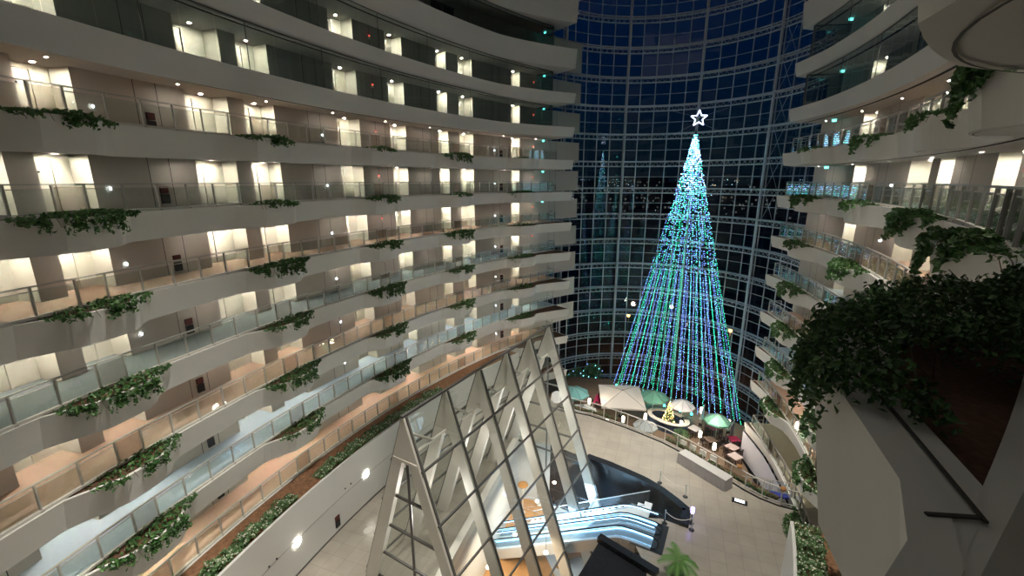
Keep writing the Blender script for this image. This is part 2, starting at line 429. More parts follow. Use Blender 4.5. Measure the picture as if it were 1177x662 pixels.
# ------------------------------------------------------------------ ivy over the parapets
def leaf(b, p, r, mi, rnd, droop=0):
    n = Vector((rnd.gauss(0, .6), rnd.gauss(0, .6), rnd.gauss(.5, .5))).normalized()
    x = n.orthogonal().normalized(); a = rnd.random()*2*PI
    x = (Matrix.Rotation(a, 3, n) @ x); y = n.cross(x)
    b.face([p-x*r, p-y*r*.62-x*r*.1+n*r*.2, p+x*r*1.05, p+y*r*.62-x*r*.1+n*r*.2], mi)
def ivy_mesh(side, seed, amount, hang, size):
    rnd = random.Random(seed); b = MB(); w = WL; sy = -1 if side == 'L' else 1
    strands = []
    ns = int(26*amount); half = 1.15+.75*amount
    for i in range(ns):
        s = rnd.uniform(-half, half*.95); env = max(0.12, math.cos(s/half*PI/2)**.7)
        strands.append((s, hang*env*rnd.uniform(.25, 1.1)))
    for s, h in strands:
        oB = .15+w.bump(s)
        for j in range(int(10+26*h)):
            t = (j+rnd.random())/(10+26*h)
            zz = .05-t*h if t*h > 0 else .05
            o = oB+.05+.09*rnd.random()+.04*math.sin(t*9)
            leaf(b, Vector((s+rnd.gauss(0, .07+.05*t), sy*o, zz)), size*rnd.uniform(.7, 1.25), rnd.random() < .35, rnd)
    for i in range(int(330*amount)):                      # the mass lying on the parapet
        s = max(-half, min(half, rnd.gauss(0, half*.5))); oB = .15+w.bump(s)
        leaf(b, Vector((s, sy*rnd.uniform(.06, oB+.08), rnd.uniform(0, .2)*math.cos(s/half*PI/2.1)+.02)), size*rnd.uniform(.7, 1.25), rnd.random() < .35, rnd)
    return b.mesh('foliage', [LEAF, LEAF2])
def stems_mesh(side, amount):
    b = MB(); sy = -1 if side == 'L' else 1; rnd = random.Random(3)
    for i in range(7):
        s = rnd.uniform(-1.3, 1.3)*amount; o = .15+WL.bump(s)
        b.path([(s*.6, sy*.3, -.02), (s, sy*o, .06), (s+.05, sy*(o+.08), -.2)], .008, 4)
    return b.mesh('stem', STEM)
IV = {}
for side in 'LR':
    for i, (am, hg, sz) in enumerate([(.45, .25, .085), (.8, .45, .085), (1.15, .8, .085), (1.5, 1.0, .085)]):
        IV[side, i] = ivy_mesh(side, 10+i+(50 if side == 'R' else 0), am, hg, sz)
STEMS = {s: stems_mesh(s, 1) for s in 'LR'}
ordn = ['first', 'second', 'third', 'fourth', 'fifth', 'sixth']
# how much ivy each planter of the photo carries: rows are levels, entries run from the near end to the far end
AML = {1: [None, 1, 1, 0, 2, 0], 0: [None, 2, 0, 1, 0, 2], -1: [None, 1, 2, 1, 2, 0], -2: [None, 2, 1, 2, 1, 2], -3: [None, 1, 2, 1, 1, 1],
       -4: [None, 2, 1, 2, 1, 2], -5: [None]*6}
AMR = {1: [None, 3, 1, 2, 0], 0: [None, 2, 3, 1, 2], -1: [None, 2, 3, 3, 1], -2: [None, 2, 2, 3, 2], -3: [None, None, 3, 3, 2], -4: [None, None, 3, 2, 2], -5: [None, None, None, 2, 1], -6: [None, None, None, 3, None]}
WORD = {0: 'thin ivy wisp', 1: 'low ivy mat', 2: 'bushy ivy clump', 3: 'large hanging ivy clump'}
for w, A, nm in ((WL, AML, 'left'), (WR, AMR, 'right')):
    for k, row in A.items():
        vis = [i for i, v in enumerate(row) if v is not None]
        for j, i in enumerate(vis):
            u = w.sc[i]; v = row[i]
            lvl = LV[k]+' railed gallery' if k > -6 else 'cream lobby edge'
            if k == -6: lab = 'leafy green clump hanging on the pale wall below the cream lobby edge'
            elif nm == 'left': lab = '%s, left wing, %s, %s planter from the left' % (WORD[v], lvl, ordn[j])
            else: lab = '%s, right wing, %s, %s from the glass wall' % (WORD[v], lvl, ordn[len(vis)-1-j])
            t = thing('ivy_plant', lab, 'plant', w.P(u, 0, zf(k)+(-.02)), w.rz(u), 'ivy plants in the parapet planters')
            o = place('foliage', IV[w.side, v], t); place('stem', STEMS[w.side], o)
            o.scale = (1, 1, 1) if k > -6 else (1, 1.1, 1.4)

# the big planter right next to the camera
def big_ivy():
    rnd = random.Random(99); w = WR; b = MB(); z = zf(0); base = w.P(3.4, .3, z)
    def put(u, o, zz, r): leaf(b, w.P(u, o, z+zz)-base, r, 1 if rnd.random() < .3 else 0, rnd)
    def top(u, o):      # height of the crown over the planter
        x = (u-2.9)/2.45; y = (o-.45)/.95
        if abs(x) >= 1 or abs(y) >= 1: return 0
        return (.30+.08*math.sin(u*5)+.05*math.sin(o*9+u*3))*math.sqrt(1-x*x)*math.sqrt(1-y*y)+.02
    N = 0
    while N < 11000:
        u = rnd.uniform(.62, 5.3); oB = .15+w.bump(u-2.27)
        o = rnd.uniform(-.05, oB+.12)
        if u < 1.5 and o < oB-.42 + (u-.62)*.0: continue
        h = top(u, o)
        if h <= 0: continue
        zz = h*rnd.random()**.35+rnd.gauss(0, .02)
        put(u, o, zz, rnd.uniform(.016, .034)); N += 1
    for i in range(230):               # strands falling over the face
        u0 = rnd.uniform(.6, 4.6); o0 = .15+w.bump(u0-2.27)+.02; L = rnd.uniform(.1, .5)*(1 if u0 > .8 else .5)
        du = rnd.gauss(0, .15)
        for j in range(int(L*60)):
            t = j/(L*60); put(u0+du*t+rnd.gauss(0, .03), o0+rnd.uniform(0, .1), .08-t*L, rnd.uniform(.016, .032))
    return b, base
b, base = big_ivy()
t = thing('ivy_plant', 'huge dark green ivy bush filling the parapet planter in the right foreground', 'plant', base)
b.build('foliage', [LEAF, LEAF2], t)
b = MB(); rnd = random.Random(5); w = WR
for i in range(14):
    b = MB(); u = rnd.uniform(1.5, 4.6); p0 = w.P(u, .4, zf(0)-.03)-base; p1 = w.P(u+rnd.gauss(0, .3), rnd.uniform(.2, .9), zf(0)+rnd.uniform(.1, .28))-base
    b.tube(p0, p1, .005, 5); b.build('stem', STEM, t)
for (u, o, h) in ((1.15, .5, .0),):
    b = MB(); b.path([w.P(1.6, .55, zf(0)+.12)-base, w.P(1.05, .42, zf(0)+.1)-base, w.P(.72, .36, zf(0)+.02)-base], .005, 4)
sp = b.build('stem', STEM, t)
                              # a few tall sprigs standing out against the gallery
for (u, o, h) in ((4.6, .2, .42), (4.9, .1, .4), (5.1, .3, .35)):
    b = MB(); p = [w.P(u, o, zf(0)+.2)-base, w.P(u+.1, o+.05, zf(0)+.2+h*.4)-base, w.P(u+.25, o+.1, zf(0)+h)-base]
    b.path(p, .005, 4)
    for j in range(9):
        leaf(b, p[2]+Vector((rnd.gauss(0, .06), rnd.gauss(0, .06), rnd.gauss(0, .05))), .035, 1, rnd)
    b.build('sprig', [STEM, LEAF2], t)
# capping ledges of the near planter: dark joint lines
b = MB(); z = zf(0)+.003
for a, c in zip(frange(-.1, 3.4, .1)[:-1], frange(-.1, 3.4, .1)[1:]):
    o1 = WR.out(a, 0)-.22; o2 = WR.out(c, 0)-.22
    if o1 > -.02: b.beam(WR.P(a, o1, z), WR.P(c, o2, z), .014, .01)
b.beam(WR.P(-.12, .145, z), WR.P(.02, .02, z), .016, .01)
struct(b.build('trim', GROOVE))
b = MB(); z = zf(0)-.012
for a, c in zip(frange(-6, 4.6, .1)[:-1], frange(-6, 4.6, .1)[1:]):
    ia, ic = (max(.02, WR.out(q, 0)-.25-.1*max(0, min(1, q/.3))) for q in (a, c))
    b.face([WR.P(a, WR.out(a, 0)-.02, z), WR.P(c, WR.out(c, 0)-.02, z), WR.P(c, ic, z), WR.P(a, ia, z)])
for a, c in zip(frange(-6, 5, .3)[:-1], frange(-6, 5, .3)[1:]):
    b.face([WR.P(a, .05, z-.002), WR.P(c, .05, z-.002), WR.P(c, -.24, z-.002), WR.P(a, -.24, z-.002)])
struct(b.build('trim', PLASTER))
# round groove set in the underside of the bays of the right wing (levels above the camera)
for k in (1,):
    for c in WR.sc:
        FHR = 1.2-.3*c/WR.s1
        b = MB(); cc = WR.P(c, -1.55, zf(k)-FHR-.01); R = 2.3
        for i in range(64):
            a0, a1 = 2*PI*i/64, 2*PI*(i+1)/64
            q = [cc+Vector((math.cos(a)*r, math.sin(a)*r, 0)) for a, r in ((a0, R), (a1, R), (a1, R-.022), (a0, R-.022))]
            if (q[0]-cc).dot(WR.N(c)) > 1.0: b.face(q)
        struct(b.build('trim', GROOVE))

# ------------------------------------------------------------------ planted beds on the lowest railed level, with the lobby walls below
def bed(w, s0, s1, name, wide=2.0):
    z = zf(-5); S = frange(s0, s1, .5); zl = -21.3
    b = MB()
    for a, c in zip(S[:-1], S[1:]):
        b.face([w.P(a, .06, z-.03), w.P(c, .06, z-.03), w.P(c, wide, z-.03), w.P(a, wide, z-.03)])
    e = b.build('mulch', MULCH); return e
m1 = bed(WL, 0, 37, 'L'); tag(m1, 'strip of brown bark mulch along the lowest railed gallery of the left wing', 'mulch', kind='stuff')
m2 = bed(WR, 8, 22.4, 'R'); tag(m2, 'strip of brown bark mulch along the lowest railed gallery of the right wing', 'mulch', kind='stuff')
for w, s0, s1, nm in ((WL, 0, 37, 'wall_left'), (WR, 8, 22.4, 'wall_right')):
    b = MB(); S = frange(s0, s1, .5); z = zf(-5)
    for a, c in zip(S[:-1], S[1:]):
        b.face([w.P(a, 2.0, z+.08), w.P(c, 2.0, z+.08), w.P(c, 2.0, -21.4), w.P(a, 2.0, -21.4)])
        b.face([w.P(a, 2.0, z+.08), w.P(c, 2.0, z+.08), w.P(c, 1.85, z+.08), w.P(a, 1.85, z+.08)])
        b.face([w.P(a, 1.85, z+.08), w.P(c, 1.85, z+.08), w.P(c, 1.85, z-.1), w.P(a, 1.85, z-.1)])
        b.beam(w.P(a, 2.01, -21.25), w.P(c, 2.01, -21.25), .03, .1, 1)
        if w is WL: b.beam(w.P(a, 2.003, -19.2), w.P(c, 2.003, -19.2), .008, .02, 1)
    for u in (s0, s1): b.face([w.P(u, 2.0, z+.08), w.P(u, 0, z+.08), w.P(u, 0, -21.4), w.P(u, 2.0, -21.4)])
    struct(b.build(nm, [WHITEW, FRAMED]))
def hedge(w, s0, s1, lab, seed, o0=1.05, o1=1.8, amt=330, h=.4):
    rnd = random.Random(seed); z = zf(-5); base = w.P((s0+s1)/2, 1.3, z)
    t = thing('flowering_hedge', lab, 'hedge', base, 0)
    b = MB(); N = int(amt*(s1-s0))
    for i in range(N):
        u = rnd.uniform(s0, s1); o = rnd.uniform(o0, o1); hh = h*(.7+.3*math.sin(u*3.1)+.25*math.sin(u*7.7+1))
        leaf(b, w.P(u, o, z+hh*rnd.random()**.6)-base, rnd.uniform(.05, .1), 0, rnd)
    fo = b.build('foliage', LEAF3, t)
    b = MB()
    for i in range(int(N*.12)):
        u = rnd.uniform(s0, s1); o = rnd.uniform(o0+.1, o1+.02); hh = h*(.7+.3*math.sin(u*3.1)+.25*math.sin(u*7.7+1))
        p = w.P(u, o, z+hh*rnd.uniform(.75, 1.1))-base
        b.octa(p, rnd.uniform(.025, .05))
    tag(b.build('flowers', FLOWER, fo), kind='stuff')
hedge(WL, 3.2, 11.6, 'low white flowering hedge on the left mulch bed, nearest the bottom left', 1)
hedge(WL, 13.4, 26.2, 'low white flowering hedge on the left mulch bed behind the glass tent ridge', 2)
hedge(WR, 9.5, 22.2, 'white flowering hedge in the mulch bed at the bottom right beside the big planter', 3, .7, 1.85, 460, .45)
# thin hedge hugging the fascia of the lowest right gallery
hedge(WR, 22.8, 26.4, 'narrow trailing green hedge on the lowest right parapet, below the large planter', 4, .08, .4, 260, .25)

# ------------------------------------------------------------------ lobby floor, void, terrace
GL = -21.3; TL = -24.6; LL = -27.0
fence_line = [(4.6, 38.6), (6.15, 37.41), (7.68, 36.77), (8.83, 35.9), (9.87, 35.15), (10.78, 34.4), (11.61, 33.6), (12.67, 32.7), (14.01, 31.0), (15.05, 29.4), (16.01, 27.92), (16.64, 26.8), (17.5, 25.7), (18.4, 25.1), (19.24, 24.8)]
void = [(-5.5, 14), (-3.5, 20.5), (.55, 32.8), (3.2, 32.1), (5.93, 30.21), (7.41, 29.25), (8.6, 28.3), (9.6, 27.45), (10.45, 26.45), (11.1, 25.3), (11.5, 24.45), (10.86, 23.2), (9.7, 23.9), (8.55, 24.0), (7.4, 21.8), (7.6, 20.3), (6.0, 13)]
outer = [WL.P(u, 1.95) for u in frange(0, 36, 3)]+[WL.P(38, .0), WL.P(41, 0), Vector((1.5, 44.5, 0))]
outer = [(p.x, p.y) for p in outer]+[(x, y) for x, y in [(3.0, 41.0)]+fence_line]+[(21.2, 25.0)]
rr = [WR.P(u, -.5) for u in frange(8, 26, 3)][::-1]
outer += [(p.x, p.y) for p in rr]+[(8, -6), (-16, -6)]
def tri_region(outer, holes, z, name, m, thick=0):
    pts = [Vector(p) for p in outer]; edges = [(i, (i+1) % len(outer)) for i in range(len(outer))]
    loops = [list(range(len(outer)))]
    for h in holes:
        i0 = len(pts); pts += [Vector(p) for p in h]; edges += [(i0+i, i0+(i+1) % len(h)) for i in range(len(h))]
    v, e, f, *_ = delaunay_2d_cdt(pts, edges, [], 0, 1e-4)
    def inside(p, poly):
        c = False; n = len(poly)
        for i in range(n):
            (x1, y1), (x2, y2) = poly[i], poly[(i+1) % n]
            if (y1 > p[1]) != (y2 > p[1]) and p[0] < (x2-x1)*(p[1]-y1)/(y2-y1)+x1: c = not c
        return c
    b = MB()
    for t in f:
        c = sum((v[i] for i in t), Vector((0, 0)))/len(t)
        if inside(c, outer) and not any(inside(c, h) for h in holes): b.face([(v[i].x, v[i].y, z) for i in t])
    return struct(b.build(name, m))
tri_region(outer, [void], GL, 'floor', TILE)
# lobby-level cream gallery floor on the right joins the tiles
LWALL = mat('void_wall_white', (.52, .52, .50, 1), .5)
b = MB()
for i in range(len(void)):
    (x1, y1), (x2, y2) = void[i], void[(i+1) % len(void)]
    dark = 3 <= i <= 11 or i in (14, 15)
    b.face([(x1, y1, GL), (x2, y2, GL), (x2, y2, LL), (x1, y1, LL)], 1 if dark else 0)
struct(b.build('wall_void', [LWALL, DARKST]))
# black stone kerb around the escalator opening
kerb = void[4:12]
b = MB()
for (x1, y1), (x2, y2) in zip(kerb[:-1], kerb[1:]):
    b.beam((x1, y1, GL+.1), (x2, y2, GL+.1), .55, .35)
tag(b.build('stone_kerb', DARKST), 'black granite kerb curving around the escalator opening in the lobby floor', 'kerb')
b = MB(); b.beam((8.05, 19.7, GL+.15), (5.3, 22.2, GL+.15), .45, .35)
tag(b.build('stone_kerb', DARKST), 'straight black stone beam crossing beside the escalators near the potted palm', 'kerb')
b = MB(); b.face([(-14, 8, LL), (14, 8, LL), (14, 36, LL), (-14, 36, LL)])
struct(b.build('floor', WOOD))
EFL = mat('escalator_hall_floor', (.50, .54, .58, 1), .3)
b = MB(); b.face([(x, y, LL+.01) for x, y in [(3.4, 23.6), (5.8, 21.2), (8.4, 21), (12.5, 24.5), (9, 30), (3.6, 32), (1.8, 29.0)]])
struct(b.build('floor', EFL))

b = MB(); b.prism([(7.75, 19.9), (5.3, 22.1), (3.6, 19.6), (2.4, 17.0), (3.0, 13.0), (6.2, 13.2)], GL-.4, GL-.04)
struct(b.build('floor', DARKST))
# terrace
ter = [(4.6, 38.6)]+fence_line[1:]+[(21.4, 26)]+[(p.x, p.y) for p in (WR.P(u, .6) for u in (28, 32, 36, 40))]+[(22.6, 37.5), (24.2, 40.0), (21.5, 43.0), (18.6, 46.2), (16, 48.6), (12.6, 51.2), (8, 52), (3, 51), (2, 46)]
tri_region(ter, [], TL, 'floor', DECK)
b = MB()
for (x1, y1), (x2, y2) in zip(fence_line[:-1], fence_line[1:]):
    b.face([(x1, y1, TL), (x2, y2, TL), (x2, y2, GL), (x1, y1, GL)])
struct(b.build('wall_terrace', TERW))
b = MB(); pts = ter[-10:]
for (x1, y1), (x2, y2) in zip(pts[:-1], pts[1:]): b.face([(x1, y1, TL), (x2, y2, TL), (x2, y2, TL-6), (x1, y1, TL-6)])
struct(b.build('wall_terrace', DARKST))

# outside ground, dark
GROUND = mat('dark_ground', (.030, .024, .019, 1), .9, noise=.6, nscale=.15)
b = MB(); b.face([(-900, 30, -30.2), (1800, 30, -30.2), (1800, 2400, -30.2), (-900, 2400, -30.2)])
struct(b.build('floor', GROUND))

# ------------------------------------------------------------------ glass facade
GC = Vector((14.0, 43.2, 0)); GR = 13.8
def G(a, r, z): return Vector((GC.x+r*math.cos(math.radians(a)), GC.y+r*math.sin(math.radians(a)), z))
A0, DA = 90.8, 35.7
bold = [A0+DA, A0, A0-DA, A0-2*DA, A0-3*DA]
thin = [A0+DA-DA/5*i for i in range(-2, 22)]
rings = [-1.05+H*k for k in range(-8, 8)]
ZB, ZT = -30.2, 24.5
b = MB()
for a, c in zip(thin[:-1], thin[1:]):
    for z0, z1 in zip([ZB]+rings, rings+[ZT]): b.face([G(a, GR, z0), G(c, GR, z0), G(c, GR, z1), G(a, GR, z1)])
fac = b.build('window_1', FGLASS); struct(fac)
def near_bold(a): return any(abs(a-q) < 1 for q in bold)
for a in thin:
    b = MB()
    if near_bold(a):
        b.tube(G(a, GR-.55, ZB), G(a, GR-.55, ZT), .15, 10); b.beam(G(a, GR-.05, ZB), G(a, GR-.05, ZT), .1, .1)
        b.build('column', STEEL, fac, smooth=False)
    else:
        b.beam(G(a, GR-.04, ZB), G(a, GR-.04, ZT), .06, .1); b.build('mullion', STEEL, fac)
for z in rings:
    b = MB(); N = 60
    for i in range(N):
        a0 = thin[0]+(thin[-1]-thin[0])*i/N; a1 = thin[0]+(thin[-1]-thin[0])*(i+1)/N
        b.tube(G(a0, GR-.12, z+.08), G(a1, GR-.12, z+.08), .09, 6, cap=False)
        b.tube(G(a0, GR-.85, z+.08), G(a1, GR-.85, z+.08), .06, 6, cap=False)
        b.tube(G(a0, GR-.5, z-.5), G(a1, GR-.5, z-.5), .07, 6, cap=False)
        am = (a0+a1)/2
        if z < -6: b.face([G(a0, GR-.1, z+.06), G(a1, GR-.1, z+.06), G(a1, GR-.45, z+.06), G(a0, GR-.45, z+.06)])
        b.tube(G(a0, GR-.5, z-.5), G(am, GR-.12, z+.08), .02, 4, cap=False); b.tube(G(am, GR-.85, z+.08), G(a1, GR-.5, z-.5), .02, 4, cap=False)
    b.build('ring_truss', STEEL, fac)
    b = MB()
    for i in range(N):
        a0 = thin[0]+(thin[-1]-thin[0])*i/N; a1 = thin[0]+(thin[-1]-thin[0])*(i+1)/N
        b.beam(G(a0, GR-.03, z+1.45), G(a1, GR-.03, z+1.45), .08, .05)
    b.build('transom', STEEL, fac)
# bracing rods at right
b = MB()
for k in range(4, 10):
    z = -1.05+H*(k-5)
    b.tube(G(A0-2*DA-2, GR-.6, z), G(A0-2*DA-9, GR-.6, z+H), .02, 4); b.tube(G(A0-2*DA-9, GR-.6, z), G(A0-2*DA-2, GR-.6, z+H), .02, 4)
b.build('bracing_rod', STEEL, fac)

# ------------------------------------------------------------------ light tree with its star
BL = emis('bulb_blue', (.20, .33, 1, 1), 6.5); GN = emis('bulb_green', (.03, .95, .50, 1), 5.5); CY = emis('bulb_cyan', (.22, .82, 1, 1), 8); WHB = emis('bulb_white_blue', (.45, .6, 1, 1), 14)
WIRE = mat('wire', (.05, .06, .08, 1), .5)
apex = Vector((18.45, 46.3, 5.0))
tree = thing('light_tree', 'towering cone of blue and green light strings hung inside the glass wall', 'christmas lights', (18.45, 46.3, TL))
Lf, Rf = Vector((12.7, 50.0, TL)), Vector((23.6, 40.3, TL))
feet = []
for i in range(26):
    t = i/25; p = Lf.lerp(Rf, t); nrm = Vector((-(Rf-Lf).y, (Rf-Lf).x, 0)).normalized()
    if nrm.y > 0: nrm = -nrm
    feet.append(p+nrm*(1.1*math.sin(PI*t)))
for i in range(14):
    t = (i+.5)/14; p = Lf.lerp(Rf, t); feet.append(p-nrm*(3.4*math.sin(PI*t)**.7))
rnd = random.Random(11)
for i, ft in enumerate(feet):
    b = MB(); a = apex-tree.location; q = ft-tree.location; L = (q-a).length; d = (q-a)
    b.tube(a, q, .006, 3, 0)
    green = (i % 3 == 1) or rnd.random() < .2
    nb = int(L/.2)
    for j in range(nb):
        t = (j+rnd.random()*.4)/nb
        if t < .02 or (t < .5 and rnd.random() < .25+.6*(.5-t)): continue
        up = 1-t
        mi = 2 if green else 1
        if rnd.random() < .25+.8*max(0, up-.4): mi = 3 if rnd.random() < .7 else mi
        if up > .8 and rnd.random() < .3: mi = 4
        p = a+d*t+Vector((rnd.gauss(0, .02), rnd.gauss(0, .02), 0))
        b.octa(p, .035 if t > .35 else .035+.02*(.35-t)/.35, mi)
    b.build('light_string', [WIRE, BL, GN, CY, WHB], tree)
b = MB(); c = Vector((18.55, 46.1, 5.95))-tree.location; view = Vector((18.5, 46.2, 0)).normalized(); sx = Vector((view.y, -view.x, 0))
pts = []
for i in range(10):
    r = .78 if i % 2 == 0 else .34; a = PI/2+i*PI/5
    pts.append(c+sx*math.cos(a)*r+Vector((0, 0, math.sin(a)*r)))
for i in range(10): b.tube(pts[i], pts[(i+1) % 10], .05, 8)
STARE = emis('star_tube', (.62, .72, 1, 1), 5)
star = b.build('star', STARE, tree)
b = MB(); b.tube(apex-tree.location, c-Vector((0, 0, .5)), .04, 6)
pk = c
for sgn in (-1, 1):
    b.tube(c+Vector((0, 0, .1)), c+view*2.2*1+sx*sgn*2.6+Vector((0, 0, 1.1)), .012, 4)
    b.tube(c-Vector((0, 0, .3)), c+view*2.0+sx*sgn*2.4-Vector((0, 0, 1.3)), .012, 4)
b.build('star_bracket', STEEL, star)
# small floor spots at the foot of the strings
for i in range(9):
    p = feet[1+int(i*2.8)]+Vector((-.3, -.6, 0))
    s_ = thing('garden_light', 'small teal glowing floor lamp at the foot of the light strings', 'floor light', p, 0, 'teal floor lamps along the light tree foot')
    b = MB(); b.lathe([(.06, 0), (.06, .25)], n=8); b.build('stake', BLACK, s_)
    b = MB(); b.ball((0, 0, .33), .13); b.build('bulb', emis('teal_lamp', (.05, 1, .85, 1), 10) if i == 0 else bpy.data.materials['teal_lamp'], s_)

# ------------------------------------------------------------------ A-frame glass tent
A = Vector((-4.92, 18.0, -10.5)); E_ = Vector((.514, .857, 0)); NN = Vector((.857, -.514, 0)); BAY = 2.98; SL = .335
tent = thing('glass_tent', 'tall A-frame glass canopy with pale steel frames rising from the lobby floor', 'glass canopy', (A.x, A.y, GL))
TB = tent.location.copy()
def TP(s, o, h): return A+E_*s+NN*o-Vector((0, 0, h))-TB
def leg_poly(b, s, sg, hmax, th=.30):
    # tapering fin: outer edge follows the slope, inner edge parallel below the gusset
    def sec(h, wd):
        o1 = sg*(SL*h+.05); o0 = sg*max(0, SL*h-wd+.05)
        return o0, o1
    hs = [(0, .35), (2.2, .95), (2.25, .62), (hmax, .80)]
    for (h0, w0), (h1, w1) in zip(hs[:-1], hs[1:]):
        a0, a1 = sec(h0, w0); c0, c1 = sec(h1, w1)
        q = [TP(s-th/2, a0, h0), TP(s-th/2, a1, h0), TP(s-th/2, c1, h1), TP(s-th/2, c0, h1)]
        r = [TP(s+th/2, a0, h0), TP(s+th/2, a1, h0), TP(s+th/2, c1, h1), TP(s+th/2, c0, h1)]
        i = len(b.v); b.v += [tuple(x) for x in q+r]
        for f in ((0, 1, 2, 3), (7, 6, 5, 4), (0, 4, 5, 1), (1, 5, 6, 2), (2, 6, 7, 3), (3, 7, 4, 0)): b.f.append(tuple(i+k for k in f)); b.m.append(0)
HL, HR = 10.8, 16.5
for i in range(6):
    s = i*BAY
    for sg, hm in ((-1, HL), (1, HR)):
        b = MB(); leg_poly(b, s, sg, hm); b.build('leg', FRAME, tent)
    b = MB(); b.beam(TP(s, -SL*2.25, 2.3), TP(s, SL*2.25, 2.3), .34, .16); b.build('tie_beam', FRAME, tent)
b = MB(); b.beam(TP(-.2, 0, -.05), TP(5*BAY+.2, 0, -.05), .14, .12); b.build('ridge_beam', FRAMED, tent)
for i in range(5):
    s = i*BAY
    b = MB(); b.tube(TP(s, 0, 2.2), TP(s+BAY, 0, 2.2), .08, 8); b.tube(TP(s+.15, 0, .9), TP(s+BAY*.6, 0, 2.2), .07, 8)
    b.build('strut', FRAME, tent)
for sg, hm in ((-1, HL), (1, HR)):
    b = MB()
    for i in range(5):
        hs = [0]+[2.55*j for j in range(1, 7) if 2.55*j < hm]+[hm]
        for h0, h1 in zip(hs[:-1], hs[1:]):
            s0, s1 = i*BAY+.03, (i+1)*BAY-.03
            b.face([TP(s0, sg*(SL*h0+.12), h0), TP(s1, sg*(SL*h0+.12), h0), TP(s1, sg*(SL*h1+.12), h1), TP(s0, sg*(SL*h1+.12), h1)])
    b.build('glass_slope', PGLASS, tent)
    for j in range(1, 7):
        h = 2.55*j
        if h > hm: break
        b = MB(); b.beam(TP(-.1, sg*(SL*h+.12), h), TP(5*BAY+.1, sg*(SL*h+.12), h), .09, .11); b.build('purlin', FRAMED, tent)
    for i in range(6):
        b = MB(); b.beam(TP(i*BAY, sg*.12, 0), TP(i*BAY, sg*(SL*hm+.12), hm), .08, .1, up=(E_.x, E_.y, 0)); b.build('glazing_bar', FRAMED, tent)
for s, hm in ((0, 12.0), (5*BAY, 12.0)):                   # the two gables
    b = MB(); b.face([TP(s, 0, 2.4), TP(s, -SL*(hm-1.2)+.3, hm-1.2), TP(s, SL*(hm-1.2)-.3, hm-1.2)]); b.build('gable_glass', PGLASS, tent)
    b = MB(); b.beam(TP(s, 0, 2.3), TP(s, 0, hm), .12, .12, up=(1, 0, 0))
    for h in (4.6, 6.6, 8.6, 10.4): b.beam(TP(s, -SL*h+.45, h), TP(s, SL*h-.45, h), .1, .12)
    b.build('gable_frame', FRAMED, tent)
# white opening upstand seen through the glass
b = MB()
for (x1, y1), (x2, y2) in zip(void[:3][:-1], void[1:3]): b.beam((x1, y1, GL+.25), (x2, y2, GL+.25), .45, .7)
struct(b.build('trim', CURB))

# things inside, on the lower floor
WOODF = mat('counter_wood', (.40, .19, .06, 1), .4, noise=.2, nscale=3)
t = thing('reception_counter', 'curved orange wooden counter seen through the tent glass at its lower right', 'counter', (5.0, 25.2, LL))
b = MB()
for i in range(8):
    a0, a1 = 1.2+i*.22, 1.2+(i+1)*.22
    b.beam((1.6*math.cos(a0), 1.6*math.sin(a0), .5), (1.6*math.cos(a1), 1.6*math.sin(a1), .5), .5, 1.0)
b.build('counter_front', WOODF, t)
b = MB()
for i in range(8):
    a0, a1 = 1.2+i*.22, 1.2+(i+1)*.22
    b.beam((1.6*math.cos(a0), 1.6*math.sin(a0), 1.03), (1.6*math.cos(a1), 1.6*math.sin(a1), 1.03), .62, .06)
b.build('counter_top', mat('counter_top', (.55, .36, .2, 1), .3), t)
for i, (x, y, lab) in enumerate([(2.35, 35.9-4, 'round brown topped floor lamp behind the tent glass, the farther of two'), (.9, 31.0, 'round brown topped floor lamp behind the tent glass, the nearer of two')]):
    t = thing('floor_lamp', lab, 'lamp', (x, y, LL))
    b = MB(); b.lathe([(.22, 0), (.22, .04), (.03, .08), (.03, 2.6)], n=12); b.build('stand', CURB, t)
    b = MB(); b.lathe([(.38, 2.6), (.42, 2.66), (.42, 2.72), (.1, 2.78)], n=18); b.build('lamp_shade', WOODF, t)
def pot_plant(name, lab, loc, r=.35, h=.9, n=160, seed=0, lm=LEAF3, flowers=True):
    rnd = random.Random(seed); t = thing(name, lab, 'plant', loc)
    b = MB(); b.lathe([(r*.45, 0), (r*.62, r*1.1), (r*.66, r*1.1), (r*.6, r*.95)], n=14); b.build('pot', CURB, t)
    b = MB()
    for i in range(n):
        a = rnd.random()*2*PI; rr = r*rnd.random()**.5*1.3; leaf(b, Vector((rr*math.cos(a), rr*math.sin(a), r*1.1+(h-r)*rnd.random()*(1-.4*rr/r))), .09, 0, rnd)
    b.build('foliage', lm, t); return t
pot_plant('potted_plant', 'small white and green potted plant behind the tent glass, upper one', (-1.5, 31.4, LL), seed=1)
pot_plant('potted_plant', 'small white and green potted plant behind the tent glass, lower left one', (-2.6, 29.0, LL), seed=2)
pot_plant('potted_plant', 'small white and green potted plant beside the orange counter behind the tent glass', (4.4, 27.9, LL), seed=3)
CEL = emis('pendant_glow', (1, .82, .58, 1), 14)
for i, (x, y) in enumerate([(0.2, 25.0), (1.9, 28.2), (3.4, 30.3), (-1.5, 22.4), (2.2, 23.5)]):
    t = thing('pendant_lamp', 'warm white disc lamp glowing above the wooden floor inside the glass tent', 'lamp', (x, y, LL+3.4), 0, 'warm lamps inside the glass tent')
    b = MB(); b.lathe([(.13, 0), (.15, .06), (.05, .1)], n=14); b.build('lamp_shade', CEL, t)
    b = MB(); b.tube((0, 0, .1), (0, 0, 1.4), .012, 5); b.build('cord', BLACK, t)

